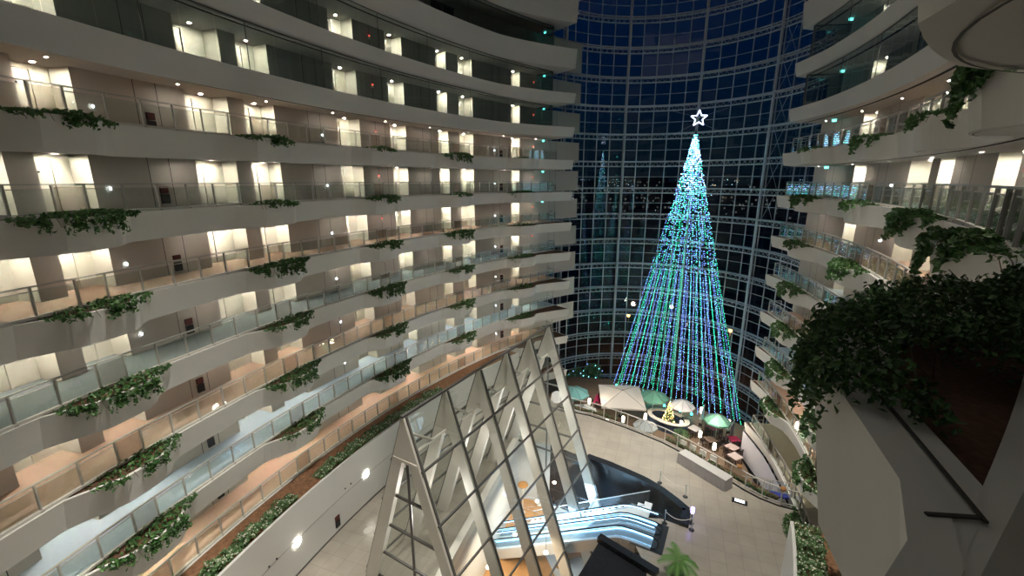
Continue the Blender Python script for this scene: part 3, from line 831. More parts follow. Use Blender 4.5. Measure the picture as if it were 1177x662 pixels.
# ------------------------------------------------------------------ escalators
ED = Vector((-.879, .477, 0)); EN = Vector((.477, .879, 0)); EO = Vector((9.35, 22.11, GL))
ESB = emis('escalator_light', (.28, .62, 1, 1), 7); ESC = mat('escalator_skin', (.62, .72, .82, 1), .3, metal=.4); STEP = mat('escalator_step', (.22, .28, .33, 1), .4, metal=.5); HRB = mat('escalator_handrail', (.02, .025, .03, 1), .35)
b = MB()
q = [EO+EN*(-1.25), EO+EN*1.25+EN*.0, EO+EN*1.25+ED*1.9, EO+EN*(-1.25)+ED*1.9]
b.face([(p.x, p.y, GL+.008) for p in q]); tag(b.build('landing_plate', mat('landing_dark', (.05, .055, .06, 1), .35, metal=.4)), 'dark metal landing plate at the head of the escalators', 'floor plate')
def escalator(off, lab):
    t = thing('escalator', lab, 'escalator', EO+EN*off)
    P_ = lambda u, o, z: ED*u+EN*o+Vector((0, 0, z))
    path = [(.9, 0), (2.2, 0)]+[(2.2+.35*i, -.2*i*(.5+.08*i)) for i in range(1, 4)]
    run = [(3.3+i*.5, -.45-.29*i) for i in range(0, 19)]
    path = [(.7, 0), (1.8, 0), (2.4, -.06), (2.9, -.22)]+run
    b = MB()
    for (u0, z0), (u1, z1) in zip(path[:-1], path[1:]):
        b.beam(P_(u0, 0, z0+.02), P_(u1, 0, z1+.02), .62, .05)
    b.build('steps', STEP, t)
    for sg in (-1, 1):
        b = MB()
        for (u0, z0), (u1, z1) in zip(path[:-1], path[1:]):
            b.face([P_(u0, sg*.42, z0+.12), P_(u1, sg*.42, z1+.12), P_(u1, sg*.42, z1+.85), P_(u0, sg*.42, z0+.85)])
        b.build('balustrade_glass', RGLASS, t)
        b = MB(); hp = [P_(u, sg*.42, z+.9) for u, z in path]
        arc = [P_(.7-.42*math.sin(a), sg*.42, .47+.43*math.cos(a)) for a in [PI*i/8 for i in range(9)]]
        b.path(hp[::-1]+arc+[P_(1.2, sg*.42, .05)], .045, 6); b.build('handrail', HRB, t)
        b = MB()
        for (u0, z0), (u1, z1) in zip(path[:-1], path[1:]):
            b.beam(P_(u0, sg*.44, z0+.05), P_(u1, sg*.44, z1+.05), .2, .16); b.beam(P_(u0, sg*.5, z0-.35), P_(u1, sg*.5, z1-.35), .1, .7)
        b.build('skirt_panel', ESC, t)
        b = MB()
        for (u0, z0), (u1, z1) in zip(path[:-1], path[1:]):
            b.beam(P_(u0, sg*.40, z0+.83), P_(u1, sg*.40, z1+.83), .02, .035); b.beam(P_(u0, sg*.33, z0+.1), P_(u1, sg*.33, z1+.1), .03, .03)
        b.build('light_strip', ESB, t)
escalator(-.62, 'blue lit escalator nearer the potted palm, descending under the glass tent')
escalator(.62, 'blue lit escalator nearer the terrace, descending under the glass tent')
# white glowing panel between, and stairs beyond
t = thing('stair_flight', 'pale stair flight beside the escalators, under the black kerb', 'stairs', EO+EN*2.2)
b = MB()
for i in range(20):
    u = 1.6+i*.45; z = -.15-.27*i; p = ED*u+Vector((0, 0, z)); b.box(p, (.5, 1.5, .16), math.atan2(ED.y, ED.x))
b.build('steps', mat('stair_pale', (.6, .66, .72, 1), .4), t)
b = MB()
for sg in (-1, 1):
    b.path([ED*1.6+EN*sg*.75+Vector((0, 0, .85)), ED*10.3+EN*sg*.75+Vector((0, 0, -4.35))], .03, 6)
b.build('handrail', ESC, t)
b = MB(); b.face([ED*1.6+EN*.76+Vector((0, 0, .0)), ED*10.3+EN*.76+Vector((0, 0, -5.2)), ED*10.3+EN*.76+Vector((0, 0, -4.4)), ED*1.6+EN*.76+Vector((0, 0, .8))]); b.build('glass_panel', RGLASS, t)

# ------------------------------------------------------------------ potted palm at the bottom
t = thing('potted_palm', 'bright green potted palm by the escalators at the bottom edge', 'plant', (8.95, 19.2, GL))
b = MB(); b.lathe([(.32, 0), (.42, .7), (.46, .72), (.40, .66)], n=18); b.build('pot', DARKST, t)
b = MB(); b.tube((0, 0, .6), (.03, 0, 1.5), .09, 8, r2=.06); b.build('trunk', STEM, t)
rnd = random.Random(4)
PALM = mat('palm_leaf', (.10, .22, .05, 1), .5, noise=.3, nscale=6)
for i in range(11):
    a = 2*PI*i/11+rnd.random()*.4; b = MB(); L = rnd.uniform(.9, 1.25); el = rnd.uniform(.5, 1.1)
    pts = []
    for j in range(13):
        q = j/12; r = L*q*math.cos(el*(1-q)); z = 1.45+L*.95*math.sin(el)*q-.75*q*q
        pts.append(Vector((r*math.cos(a), r*math.sin(a), z)))
    b.path(pts, .012, 4)
    side = Vector((-math.sin(a), math.cos(a), 0))
    for j in range(2, 13):
        for sg in (-1, 1):
            d = (pts[j]-pts[j-1]).normalized(); ln = .34*math.sin(PI*(j/14)**.8)+.06
            tip = pts[j]+side*sg*ln*.8+d*ln*.6-Vector((0, 0, .12*ln/.3))
            b.face([pts[j]-d*.03, pts[j]+d*.03, tip])
            mid = (pts[j]+pts[j-1])/2; tip2 = mid+side*sg*ln*.8+d*ln*.6-Vector((0, 0, .1)); b.face([mid-d*.03, mid+d*.03, tip2])
    b.build('frond', PALM, t)

# ------------------------------------------------------------------ lobby floor furniture
def stanchion(p, lab):
    t = thing('rope_post', lab, 'barrier post', (p[0], p[1], GL))
    b = MB(); b.lathe([(.17, 0), (.17, .03), (.03, .06)], n=14); b.build('base', BLACK, t)
    b = MB(); b.lathe([(.025, .05), (.025, .95), (.045, .97), (.03, 1.02)], n=10); b.build('pole', ESC, t)
SP = [(9.75, 23.5), (11.25, 22.95), (12.0, 25.9), (10.7, 27.35)]
for p, l in zip(SP, ['slim barrier post beside the escalator landing', 'slim barrier post at the kerb tip with a round dark base', 'slim barrier post on the tiles right of the kerb', 'slim barrier post behind the kerb nearest the tent']): stanchion(p, l)
for (p, q), l in zip(((SP[0], SP[1]), (SP[2], SP[3])), ('pale rope sagging between the two posts nearest the palm', 'pale rope sagging between the two posts behind the black kerb')):
    b = MB(); pts = []
    for i in range(13):
        x = i/12; pts.append((p[0]+(q[0]-p[0])*x, p[1]+(q[1]-p[1])*x, GL+.9-.45*4*x*(1-x)*.8))
    b.path(pts, .022, 6); tag(b.build('rope', CURB), l, 'rope')
t = thing('floor_lamp', 'small violet glowing stand beside the kerb tip post', 'lamp', (11.45, 23.5, GL))
b = MB(); b.lathe([(.16, 0), (.16, .04), (.03, .07), (.03, .8)], n=12); b.build('stand', BLACK, t)
b = MB(); b.lathe([(.1, .8), (.12, 1.15), (.08, 1.2)], n=12); b.build('lamp_head', emis('violet_glow', (.35, .25, 1, 1), 12), t)
t = thing('floor_sign', 'small lit rectangular panel lying on the tiles near the terrace fence', 'sign', (15.5, 25.4, GL), -.5)
b = MB(); b.box((0, 0, .05), (.95, .4, .1)); b.build('frame', BLACK, t)
b = MB(); b.box((0, 0, .105), (.6, .26, .02)); b.build('lit_panel', emis('panel_white', (.9, .95, 1, 1), 3), t)
# long draped table
DR = mat('grey_drape', (.40, .38, .37, 1), .9)
t = thing('draped_table', 'long table under a pleated grey cloth in front of the terrace fence', 'table', (14.25, 28.3, GL), math.atan2(-3.0, 1.95))
LT = 3.9
b = MB(); b.box((0, 0, .86), (LT, .85, .05)); b.build('tabletop', mat('grey_table_top', (.50, .49, .47, 1), .7), t)
b = MB(); per = []
n_ = 120
for i in range(n_):
    x = i/n_*(2*(LT+.85))
    if x < LT: p, nn = (-LT/2+x, -.425), (0, -1)
    elif x < LT+.85: p, nn = (LT/2, -.425+x-LT), (1, 0)
    elif x < 2*LT+.85: p, nn = (LT/2-(x-LT-.85), .425), (0, 1)
    else: p, nn = (-LT/2, .425-(x-2*LT-.85)), (-1, 0)
    w_ = .055*(1 if i % 2 else 0)
    per.append(((p[0]+nn[0]*w_, p[1]+nn[1]*w_), (p[0]+nn[0]*(w_*1.6+.02), p[1]+nn[1]*(w_*1.6+.02))))
for i in range(n_):
    (a, c), (d, e) = per[i], per[(i+1) % n_]
    b.face([(a[0], a[1], .86), (d[0], d[1], .86), (e[0], e[1], .02), (c[0], c[1], .02)])
b.build('cloth_skirt', DR, t)

# terrace fence on the lobby edge
t = thing('terrace_fence', 'glass and white metal fence following the lobby edge above the terrace', 'fence', (12.7, 32.7, GL)); tb = t.location.copy()
FM = mat('fence_metal', (.62, .60, .55, 1), .45, metal=.15)
# resample fence line evenly
acc = [0]
for (x1, y1), (x2, y2) in zip(fence_line[:-1], fence_line[1:]): acc.append(acc[-1]+math.hypot(x2-x1, y2-y1))
def FP(s, z=0):
    for i in range(len(acc)-1):
        if s <= acc[i+1]+1e-6:
            q = (s-acc[i])/(acc[i+1]-acc[i]); return Vector((fence_line[i][0]*(1-q)+fence_line[i+1][0]*q, fence_line[i][1]*(1-q)+fence_line[i+1][1]*q, GL+z))
    return Vector((*fence_line[-1], GL+z))
nF = 18; fs = [acc[-1]*i/nF for i in range(nF+1)]
for s in fs:
    b = MB(); b.box((0, 0, .6), (.06, .06, 1.2)); o = b.build('post', FM, t, loc=FP(s)-tb)
for a, c in zip(fs[:-1], fs[1:]):
    P1, P2 = FP(a)-tb, FP(c)-tb; d = (P2-P1).normalized()*.05; b = MB()
    b.face([P1+d+Vector((0, 0, .12)), P2-d+Vector((0, 0, .12)), P2-d+Vector((0, 0, 1.12)), P1+d+Vector((0, 0, 1.12))]); b.build('glass_panel', RGLASS, t)
for nm, z, wd, hh in (('top_rail', 1.2, .08, .05), ('bottom_rail', .1, .06, .05)):
    b = MB()
    for a, c in zip(fs[:-1], fs[1:]): b.beam(FP(a, z)-tb, FP(c, z)-tb, wd, hh)
    b.build(nm, FM, t)
b = MB()
for a, c in zip(fs[:-1], fs[1:]): b.beam(FP(a, .02)-tb+Vector((-.25, -.2, 0)), FP(c, .02)-tb+Vector((-.25, -.2, 0)), .12, .08)
b.build('kerb', DARKST, t)
rnd = random.Random(8)
for (sa, sb, lab) in ((acc[-1]*.02, acc[-1]*.28, 'low green planting behind the terrace fence, left stretch'), (acc[-1]*.5, acc[-1]*.66, 'low green planting behind the terrace fence, beside the grey draped table'), (acc[-1]*.68, acc[-1]*.93, 'low green planting behind the terrace fence, right stretch')):
    t2 = thing('planting_strip', lab, 'plant', FP((sa+sb)/2)); o = t2.location.copy(); b = MB()
    for i in range(int(90*(sb-sa))):
        s = rnd.uniform(sa, sb); leaf(b, FP(s, .05+.28*rnd.random()**2)-o+Vector((.25, .22, 0))*rnd.uniform(.4, 1.3), .08, 0, rnd)
    b.build('foliage', LEAF3, t2)
    b = MB(); b.beam(FP(sa)-o+Vector((.28, .25, .06)), FP(sb)-o+Vector((.28, .25, .06)), .5, .14); b.build('soil_bed', SOIL, t2)

# staircase from lobby down to the terrace
BLUEC = mat('blue_carpet', (.03, .05, .30, 1), .8)
t = thing('terrace_stairs', 'blue carpeted steps with white rails going down to the terrace', 'stairs', (18.6, 26.0, GL)); tb = t.location.copy()
d = (Vector((19.6, 31.0, 0))-Vector((18.6, 26.0, 0))).normalized(); nrm = Vector((-d.y, d.x, 0))
b = MB()
for i in range(13): b.box(d*(.3+i*.38)+Vector((0, 0, -.25*(i+1)+.05)), (.42, 1.3, .12), math.atan2(d.y, d.x))
b.build('steps', BLUEC, t)
for sg in (-1, 1):
    b = MB()
    for i in range(6):
        p = d*(i*1.0)+nrm*sg*.72+Vector((0, 0, -.66*i)); b.beam(p, p+Vector((0, 0, 1.1)), .05, .05)
    b.beam(nrm*sg*.72+Vector((0, 0, 1.1)), d*5+nrm*sg*.72+Vector((0, 0, 1.1-3.3)), .06, .06); b.beam(nrm*sg*.72+Vector((0, 0, .1)), d*5+nrm*sg*.72+Vector((0, 0, .1-3.3)), .06, .2)
    b.build('stair_rail', FM, t)
for i, (x, y, lab) in enumerate([(18.0, 24.95, 'round brown ball at the fence near the blue stairs'), (16.3, 27.3, 'round brown ball at the fence left of the blue stairs')]):
    t = thing('finial_ball', lab, 'ornament', (x, y, GL+1.2)); b = MB(); b.lathe([(.03, 0), (.04, .1), (.18, .16), (.2, .26), (.12, .34)], n=12); b.build('ball', WOODF, t)

# ------------------------------------------------------------------ terrace: parasols, bar, tables, lamps, screens
FAB = {'cream': mat('parasol_cream', (.55, .51, .46, 1), .85), 'green': mat('parasol_green', (.13, .33, .24, 1), .85), 'white': mat('parasol_white', (.62, .62, .64, 1), .85),
       'teal': mat('parasol_teal', (.10, .25, .25, 1), .85), 'grey': mat('parasol_grey', (.42, .44, .45, 1), .85)}
def parasol(x, y, r, sides, col, lab, ze=2.2, zp=2.9, rz=0, square=None):
    t = thing('parasol', lab, 'parasol', (x, y, TL), rz)
    b = MB(); b.lathe([(.3, 0), (.3, .06), (.05, .1)], n=14); b.build('base', DARKST, t)
    b = MB(); b.tube((0, 0, .05), (0, 0, zp), .035, 8); b.build('pole', FM, t)
    b = MB(); rim = [(r*math.cos(2*PI*(i+.5)/sides), r*math.sin(2*PI*(i+.5)/sides), ze) for i in range(sides)] if not square else square
    n = len(rim)
    for i in range(n):
        a, c = Vector(rim[i]), Vector(rim[(i+1) % n]); top_ = Vector((0, 0, zp)); m1 = a.lerp(top_, .5)+Vector((0, 0, .04)); m2 = c.lerp(top_, .5)+Vector((0, 0, .04))
        b.face([a, c, m2, m1]); b.face([m1, m2, top_])
        b.face([a, c, c-Vector((0, 0, .16)), a-Vector((0, 0, .16))])
    for q in rim: b.tube((0, 0, zp+.02), (q[0]*.5, q[1]*.5, (zp+q[2])/2+.06), .014, 4, 1); b.tube((q[0]*.5, q[1]*.5, (zp+q[2])/2+.06), (q[0], q[1], q[2]+.01), .014, 4, 1)
    cn = b.build('canopy', [FAB[col], FRAMED], t)
    for i in range(n):
        a = Vector(rim[i]); b = MB(); b.tube((0, 0, zp-.03), a-Vector((0, 0, .03)), .015, 4); b.build('rib', FM, cn)
    b = MB(); b.ball((0, 0, zp+.03), .06); b.build('finial', BLACK, cn)
    return t
cx_, cy_ = 11.7, 42.2
parasol(cx_, cy_, 3, 4, 'cream', 'large square cream parasol at the left of the terrace', 2.3, 3.05,
        square=[(9.74-cx_, 45.14-cy_, 2.3), (9.07-cx_, 40.02-cy_, 2.3), (13.45-cx_, 39.5-cy_, 2.3), (14.18-cx_, 44.67-cy_, 2.3)])
parasol(6.7, 43.4, 1.7, 8, 'teal', 'teal round parasol at the far left end of the terrace')
parasol(15.1, 42.5, 1.55, 8, 'green', 'green round parasol between the square parasol and the bar')
parasol(17.5, 40.6, 1.2, 8, 'white', 'white round parasol behind the oval bar')
parasol(19.75, 37.7, 1.25, 8, 'green', 'pale green round parasol at the right of the terrace')
parasol(7.3, 40.5, 1.5, 8, 'grey', 'pale grey parasol just behind the fence at the far left', 1.6, 2.2)
parasol(12.75, 37.4, 1.15, 8, 'grey', 'pale grey parasol just behind the fence in front of the oval bar', 1.8, 2.4)
# bar
t = thing('bar_counter', 'oval white bar counter around a small lit christmas tree', 'bar counter', (16.0, 40.3, TL), -.75); 
b = MB(); N = 32; ax, ay = 2.15, 1.45
for i in range(N):
    a0, a1 = 2*PI*i/N, 2*PI*(i+1)/N
    if 3 <= i < 5: continue
    f = lambda a, q, z: (q*ax*math.cos(a), (q*ay if q == 1 else (ay-.45))*math.sin(a), z) if q == 1 else ((ax-.45)*math.cos(a), (ay-.45)*math.sin(a), z)
    b.face([f(a0, 1, 1.08), f(a1, 1, 1.08), f(a1, .8, 1.08), f(a0, .8, 1.08)]); b.face([f(a0, 1, 1.0), f(a1, 1, 1.0), f(a1, 1, 1.08), f(a0, 1, 1.08)])
    b.face([f(a0, .8, 1.0), f(a1, .8, 1.0), f(a1, .8, 1.08), f(a0, .8, 1.08)])
b.build('counter_top', CURB, t)
b = MB()
for i in range(N):
    if 3 <= i < 5: continue
    a0, a1 = 2*PI*i/N, 2*PI*(i+1)/N
    b.face([((ax-.1)*math.cos(a0), (ay-.1)*math.sin(a0), 0), ((ax-.1)*math.cos(a1), (ay-.1)*math.sin(a1), 0), ((ax-.1)*math.cos(a1), (ay-.1)*math.sin(a1), 1.0), ((ax-.1)*math.cos(a0), (ay-.1)*math.sin(a0), 1.0)])
b.build('counter_front', mat('navy_front', (.03, .06, .12, 1), .4), t)
rnd = random.Random(21)
t = thing('christmas_tree', 'small golden lit christmas tree standing inside the oval bar', 'christmas tree', (16.15, 40.5, TL))
b = MB(); b.tube((0, 0, 0), (0, 0, 2.5), .05, 6); b.build('trunk', STEM, t)
b = MB()
for i in range(700):
    z = .4+2.2*rnd.random(); r = .62*(1-(z-.4)/2.3)*rnd.uniform(.5, 1); a = rnd.random()*2*PI; leaf(b, Vector((r*math.cos(a), r*math.sin(a), z)), .07, 0, rnd)
b.build('foliage', LEAF3, t)
b = MB()
for i in range(150):
    z = .4+2.25*rnd.random(); r = .66*(1-(z-.4)/2.3); a = rnd.random()*2*PI; b.octa((r*math.cos(a), r*math.sin(a), z), .035)
tag(b.build('fairy_lights', emis('gold_bulb', (1, .68, .25, 1), 9), t), kind='stuff')
# lamps
b = MB(); b.lathe([(.15, 0), (.15, .04), (.03, .07), (.03, .7)], n=10); LS = b.mesh('stand', FM)
b = MB(); b.lathe([(.1, .7), (.14, .75), (.14, 1.3), (.1, 1.35)], n=12); LH = b.mesh('lamp_shade', LAMPE)
for x, y, lab in [(8.5, 43.6, 'left of the square parasol, by the teal parasol'), (9.6, 39.6, 'under the near left corner of the square parasol'), (11.3, 39.9, 'under the near edge of the square parasol'), (13.7, 40.4, 'under the near right corner of the square parasol'),
                  (16.85, 39.0, 'just right of the oval bar'), (20.0, 41.7, 'behind the left white screen'), (18.0, 37.2, 'between the white table and the brown table'), (18.45, 35.2, 'near the fence, by the long table end'), (21.7, 39.2, 'beside the right white screen')]:
    t = thing('standing_lamp', 'white glowing cylinder lamp '+lab, 'lamp', (x, y, TL), 0, 'glowing cylinder lamps on the terrace'); place('stand', LS, t); place('lamp_shade', LH, t)
SCR = mat('white_screen', (.62, .66, .72, 1), .6)
for (x, y, r, lab) in [(19.9, 41.1, 1.0, 'white partition panel behind the white table'), (21.5, 38.1, .9, 'white partition panel right of the pale green parasol'), (6.6, 45.2, -1.3, 'white partition panel beside the teal parasol')]:
    t = thing('partition_screen', lab, 'screen', (x, y, TL), r)
    b = MB(); b.box((0, 0, .95), (1.5, .05, 1.5)); b.build('panel', SCR, t)
    b = MB()
    for q in (-.75, .75): b.box((q, 0, .85), (.06, .06, 1.7)); b.box((q, 0, .02), (.08, .5, .04))
    b.build('frame', FM, t)
def chair(x, y, r, lab):
    t = thing('cafe_chair', lab, 'chair', (x, y, TL), r, 'dark chairs around the terrace tables')
    for nm, me in CH: place(nm, me, t)
    return t
CHW = mat('dark_chair', (.05, .035, .03, 1), .5)
def part_mesh(nm, boxes):
    b = MB()
    for c, d in boxes: b.box(c, d)
    return nm, b.mesh(nm, CHW)
CH = [part_mesh('seat', [((0, 0, .45), (.44, .44, .05))]), part_mesh('backrest', [((0, .21, .8), (.42, .04, .32)), ((-.19, .21, .6), (.04, .04, .3)), ((.19, .21, .6), (.04, .04, .3))])]
for q in ((-.19, -.19), (.19, -.19), (-.19, .19), (.19, .19)): CH.append(part_mesh('leg', [((q[0], q[1], .22), (.045, .045, .44))]))
TBL = [('white', (18.1, 38.7), .6), ('brown', (18.85, 36.8), .2), ('pink', (20.3, 35.6), .5), ('red', (21.1, 36.9), .1), ('rose', (20.1, 38.9), .3), ('crimson', (9.75, 44.6), 1.2), ('pale', (19.9, 34.2), .4)]
TC = {'white': (.7, .66, .62, 1), 'brown': (.12, .08, .06, 1), 'pink': (.55, .42, .40, 1), 'red': (.45, .03, .09, 1), 'rose': (.42, .12, .18, 1), 'crimson': (.40, .02, .08, 1), 'pale': (.6, .5, .46, 1)}
WHERE = {'white': 'left of the lamp beyond the fence', 'brown': 'in the middle of the terrace', 'pink': 'near the long fence, right side', 'red': 'beside the right wing wall', 'rose': 'under the pale green parasol', 'crimson': 'left of the square parasol', 'pale': 'closest to the blue stairs'}
for nm, (x, y), r in TBL:
    t = thing('cafe_table', '%s topped terrace table %s' % (nm, WHERE[nm]), 'table', (x, y, TL), r)
    sz = (2.2, .9) if nm == 'crimson' else (.95, .95)
    b = MB(); b.box((0, 0, .72), (sz[0], sz[1], .05)); b.build('tabletop', mat('table_'+nm, TC[nm], .6), t)
    for q in ((-1, -1), (1, -1), (-1, 1), (1, 1)):
        b = MB(); b.box((q[0]*(sz[0]/2-.08), q[1]*(sz[1]/2-.08), .35), (.05, .05, .7)); b.build('leg', CHW, t)
    for j, a in enumerate((0, PI/2, PI, -PI/2)):
        if nm == 'pale' and j > 1: continue
        R_ = .75 if nm != 'crimson' else .8; cx2, cy2 = x-math.sin(a+r)*R_*-1, y+math.cos(a+r)*R_
        chair(x+R_*math.cos(a+r+PI/2), y+R_*math.sin(a+r+PI/2), a+r, 'dark cafe chair pulled up to the %s topped terrace table' % nm)
t = pot_plant('potted_plant', 'round leafy potted shrub right of the oval bar near the fence', (16.2, 37.3, TL), .6, 1.5, 420, 5)

# small white seats by the fence
WS = mat('white_seat', (.7, .68, .64, 1), .6)
for i, (x, y) in enumerate([(15.9, 36.2), (16.5, 35.5), (17.1, 34.7), (17.7, 33.9)]):
    t = thing('lounge_seat', 'white cushioned seat in the row behind the fence near the leafy shrub', 'seat', (x, y, TL), -.9, 'white seats in a row behind the terrace fence')
    b = MB(); b.box((0, 0, .3), (.6, .6, .3)); b.build('seat', WS, t)
    b = MB(); b.box((0, .27, .6), (.6, .14, .5)); b.build('backrest', WS, t)

# garden shrubs between the terrace and the facade
rnd = random.Random(31)
for i, (x, y, s) in enumerate([(8.5, 53.2, 1.9), (10.8, 54.0, 2.2), (6.5, 51.9, 1.6)]):
    t = thing('garden_shrub', 'dark leafy shrub against the glass wall foot, %s of three left of the square parasol' % ['middle', 'rightmost', 'leftmost'][i], 'shrub', (x, y, TL-3))
    b = MB(); b.tube((0, 0, -1), (0, 0, 2.5), .08, 6); b.build('trunk', STEM, t)
    b = MB()
    for j in range(600):
        v = Vector((rnd.gauss(0, 1), rnd.gauss(0, 1), rnd.gauss(0, 1))).normalized()*s*.6*rnd.random()**.33; leaf(b, v+Vector((0, 0, 2.6)), .16, 0, rnd)
    b.build('foliage', LEAF3, t)
    b = MB()
    for j in range(16):
        v = Vector((rnd.gauss(0, 1), rnd.gauss(0, 1), rnd.gauss(0, 1))).normalized()*s*.6; b.octa(v+Vector((0, 0, 2.6)), .06, j % 2)
    tag(b.build('fairy_lights', [BL, CY], t), kind='stuff')

# ------------------------------------------------------------------ wall fittings
EXG = emis('exit_green', (.15, .95, .85, 1), 4); GLW = emis('guide_white', (.75, .9, 1, 1), 22); RED = emis('alarm_red', (1, .08, .05, 1), 5)
b = MB(); b.box((0, 0, -.12), (.26, .05, .15)); XM = b.mesh('lit_face', EXG); b = MB(); b.box((0, 0, -.02), (.4, .08, .05)); XB = b.mesh('bracket', DOORM)
b = MB(); b.lathe([(.07, -.02), (.07, .02)], n=10); b2 = b
b = MB(); b.ball((0, 0, 0), .055); GM = b.mesh('lens', GLW); b = MB(); b.box((0, 0, 0), (.16, .03, .16)); GP = b.mesh('plate', DOORM)
b = MB(); b.ball((0, 0, 0), .05); RM = b.mesh('lens', RED); b = MB(); b.box((0, 0, -.12), (.12, .05, .2)); RP = b.mesh('housing', DOORM)
b = MB(); b.box((0, 0, .3), (.34, .08, .3)); FB1 = b.mesh('upper_box', mat('fire_box', (.09, .015, .012, 1), .5)); b = MB(); b.box((0, 0, -.1), (.34, .1, .42)); FB2 = b.mesh('lower_box', BLACK)
LVX = {4: 'topmost glazed gallery', 3: 'middle glazed gallery', 2: 'lowest glazed gallery'}
for k in range(-6, 6): LVX.setdefault(k, LV.get(k, 'lobby')+' railed gallery')
def onwall(w, u, z): return w.P(u, WO+.05, z)
for k in range(-5, 5):
    z = zf(k); zc = zf(k+1)-1.0
    for w, nm, ue in ((WL, 'left', 44.2), (WR, 'right', 38.2)):
        if k < -2 and nm == 'left': pass
        elif k < 0 and nm == 'right': pass
        else:
            t = thing('exit_sign', 'small green glowing exit sign under the ceiling of the %s wing, %s' % (nm, LVX[k]), 'exit sign', w.P(ue, -1.6, zc), w.rz(ue)+PI/2)
            place('lit_face', XM, t); place('bracket', XB, t)
    for u in (8.2, 20.0, 38.0):
        if k > 1: continue
        t = thing('guide_light', 'tiny white guide light, left wing wall, %s, %s from left' % (LVX[k], {8.2: 'first', 20.0: 'second', 38.0: 'third'}[u]), 'light', onwall(WL, u, z+.85), WL.rz(u))
        place('plate', GP, t); place('lens', GM, t)
    for u in (24.6, 43.4):
        if k < -3: continue
        t = thing('alarm_lamp', 'tiny red alarm lamp, left wing wall, %s, %s one' % (LVX[k], 'nearer' if u < 30 else 'farther'), 'alarm lamp', onwall(WL, u, z+1.5), WL.rz(u))
        place('housing', RP, t); place('lens', RM, t)
    for u in (10.3, 38.9):
        if k > 1: continue
        t = thing('fire_box', 'dark red and black extinguisher box, left wing, %s, %s one' % (LVX[k], 'nearer' if u < 30 else 'farther'), 'fire box', onwall(WL, u, z+.45), WL.rz(u))
        place('upper_box', FB1, t); place('lower_box', FB2, t)
    if k in (0, -1):
        t = thing('guide_light', 'tiny white guide light on the right wing wall, %s' % LVX[k], 'light', onwall(WR, 31.5, z+.9), WR.rz(31.5))
        place('plate', GP, t); place('lens', GM, t)
t = thing('alarm_lamp', 'red alarm lamp on the right wing wall at the right edge of the photo', 'alarm lamp', onwall(WR, 20.2, zf(0)+1.5), WR.rz(20.2)); place('housing', RP, t); place('lens', RM, t)
# lamps of the lobby wall on the left
WLAMP = emis('wall_lamp_glow', (1, .93, .8, 1), 40)
def ivl(u, o, z): return WL.P(u, o, z)
for u, z, lab in ((10.9, -19.35, 'round glowing wall lamp on the pale lobby wall, nearer the bottom left'), (16.9, -19.1, 'round glowing wall lamp on the pale lobby wall, nearer the glass tent')):
    t = thing('wall_lamp', lab, 'wall lamp', ivl(u, 2.02, z), WL.rz(u))
    b = MB(); b.lathe([(.24, 0), (.24, .03)], n=20); m_ = b.mesh('lens', WLAMP); o = place('lens', m_, t); o.rotation_euler.x = PI/2
    b = MB(); b.lathe([(.07, 0), (.06, .1)], n=12); o = place('hub', b.mesh('hub', FM), t); o.rotation_euler.x = PI/2
    for dx in (-1.9, -1.4):
        b = MB(); b.lathe([(.05, 0), (.05, .04)], n=10); o = place('spout', b.mesh('spout', BLACK), t, (dx, 0, .25)); o.rotation_euler.x = PI/2
t = thing('floor_light', 'round glowing lamp set in the tiles between the wall and the glass tent', 'floor light', (-9.0, 22.9, GL))
b = MB(); b.lathe([(.22, 0), (.22, .03)], n=18); b.build('lens', WLAMP, t)
b = MB(); b.lathe([(.3, 0), (.3, .02), (.23, .04)], n=18); b.build('trim_ring', FM, t)
t = thing('fire_box', 'small red and black sign box low on the pale lobby wall', 'fire box', ivl(14.0, 2.03, GL+.7), WL.rz(14)); place('upper_box', FB1, t); place('lower_box', FB2, t)

# ------------------------------------------------------------------ outside: city, street lamps
CITY = emis('city_window', (.9, .85, .7, 1), 12); CITYB = emis('city_cool', (.6, .85, 1, 1), 18); CITYO = emis('city_orange', (1, .5, .15, 1), 16)
rnd = random.Random(77); b = MB()
for i in range(800):
    az = rnd.uniform(-.02, .95); D = rnd.choice([rnd.uniform(350, 800), rnd.uniform(800, 2000)])
    x, y = D*math.sin(az), D*math.cos(az); z = rnd.uniform(-28, 2) if D > 800 else rnd.uniform(-26, -10)
    b.octa((x, y, z), D*rnd.uniform(.00012, .0004), rnd.choice([0, 0, 1, 1, 1, 2]))
tag(b.build('city_lights', [CITY, CITYB, CITYO]), 'distant scattered city lights on the night horizon beyond the glass wall', 'city lights', kind='stuff')
CITYW = emis('far_window', (.8, .85, .8, 1), .1)
BLD = mat('far_building', (.05, .05, .06, 1), .9)
names = ['leftmost', 'second', 'third', 'fourth', 'fifth', 'rightmost']
for i, (az, D, w_, h) in enumerate([(.17, 420, 26, 30), (.235, 380, 16, 22), (.30, 500, 34, 34), (.355, 330, 22, 29), (.46, 450, 24, 26), (.53, 400, 30, 31)]):
    x, y = D*math.sin(az), D*math.cos(az)
    t = thing('far_building', 'distant dark building with lit windows beyond the glass wall, %s of six' % names[i], 'building', (x, y, -30.2), -az)
    b = MB(); b.box((0, 0, h/2), (w_, 15, h)); b.build('wall', BLD, t)
    for r in range(int(h/3.2)-1):
        for c in range(int(w_/2.4)):
            if rnd.random() < .2: b = MB(); b.box((-w_/2+1.4+c*2.4, -7.53, 2.5+r*3.2), (1.3, .06, 1.4)); b.build('window', CITYW, t)
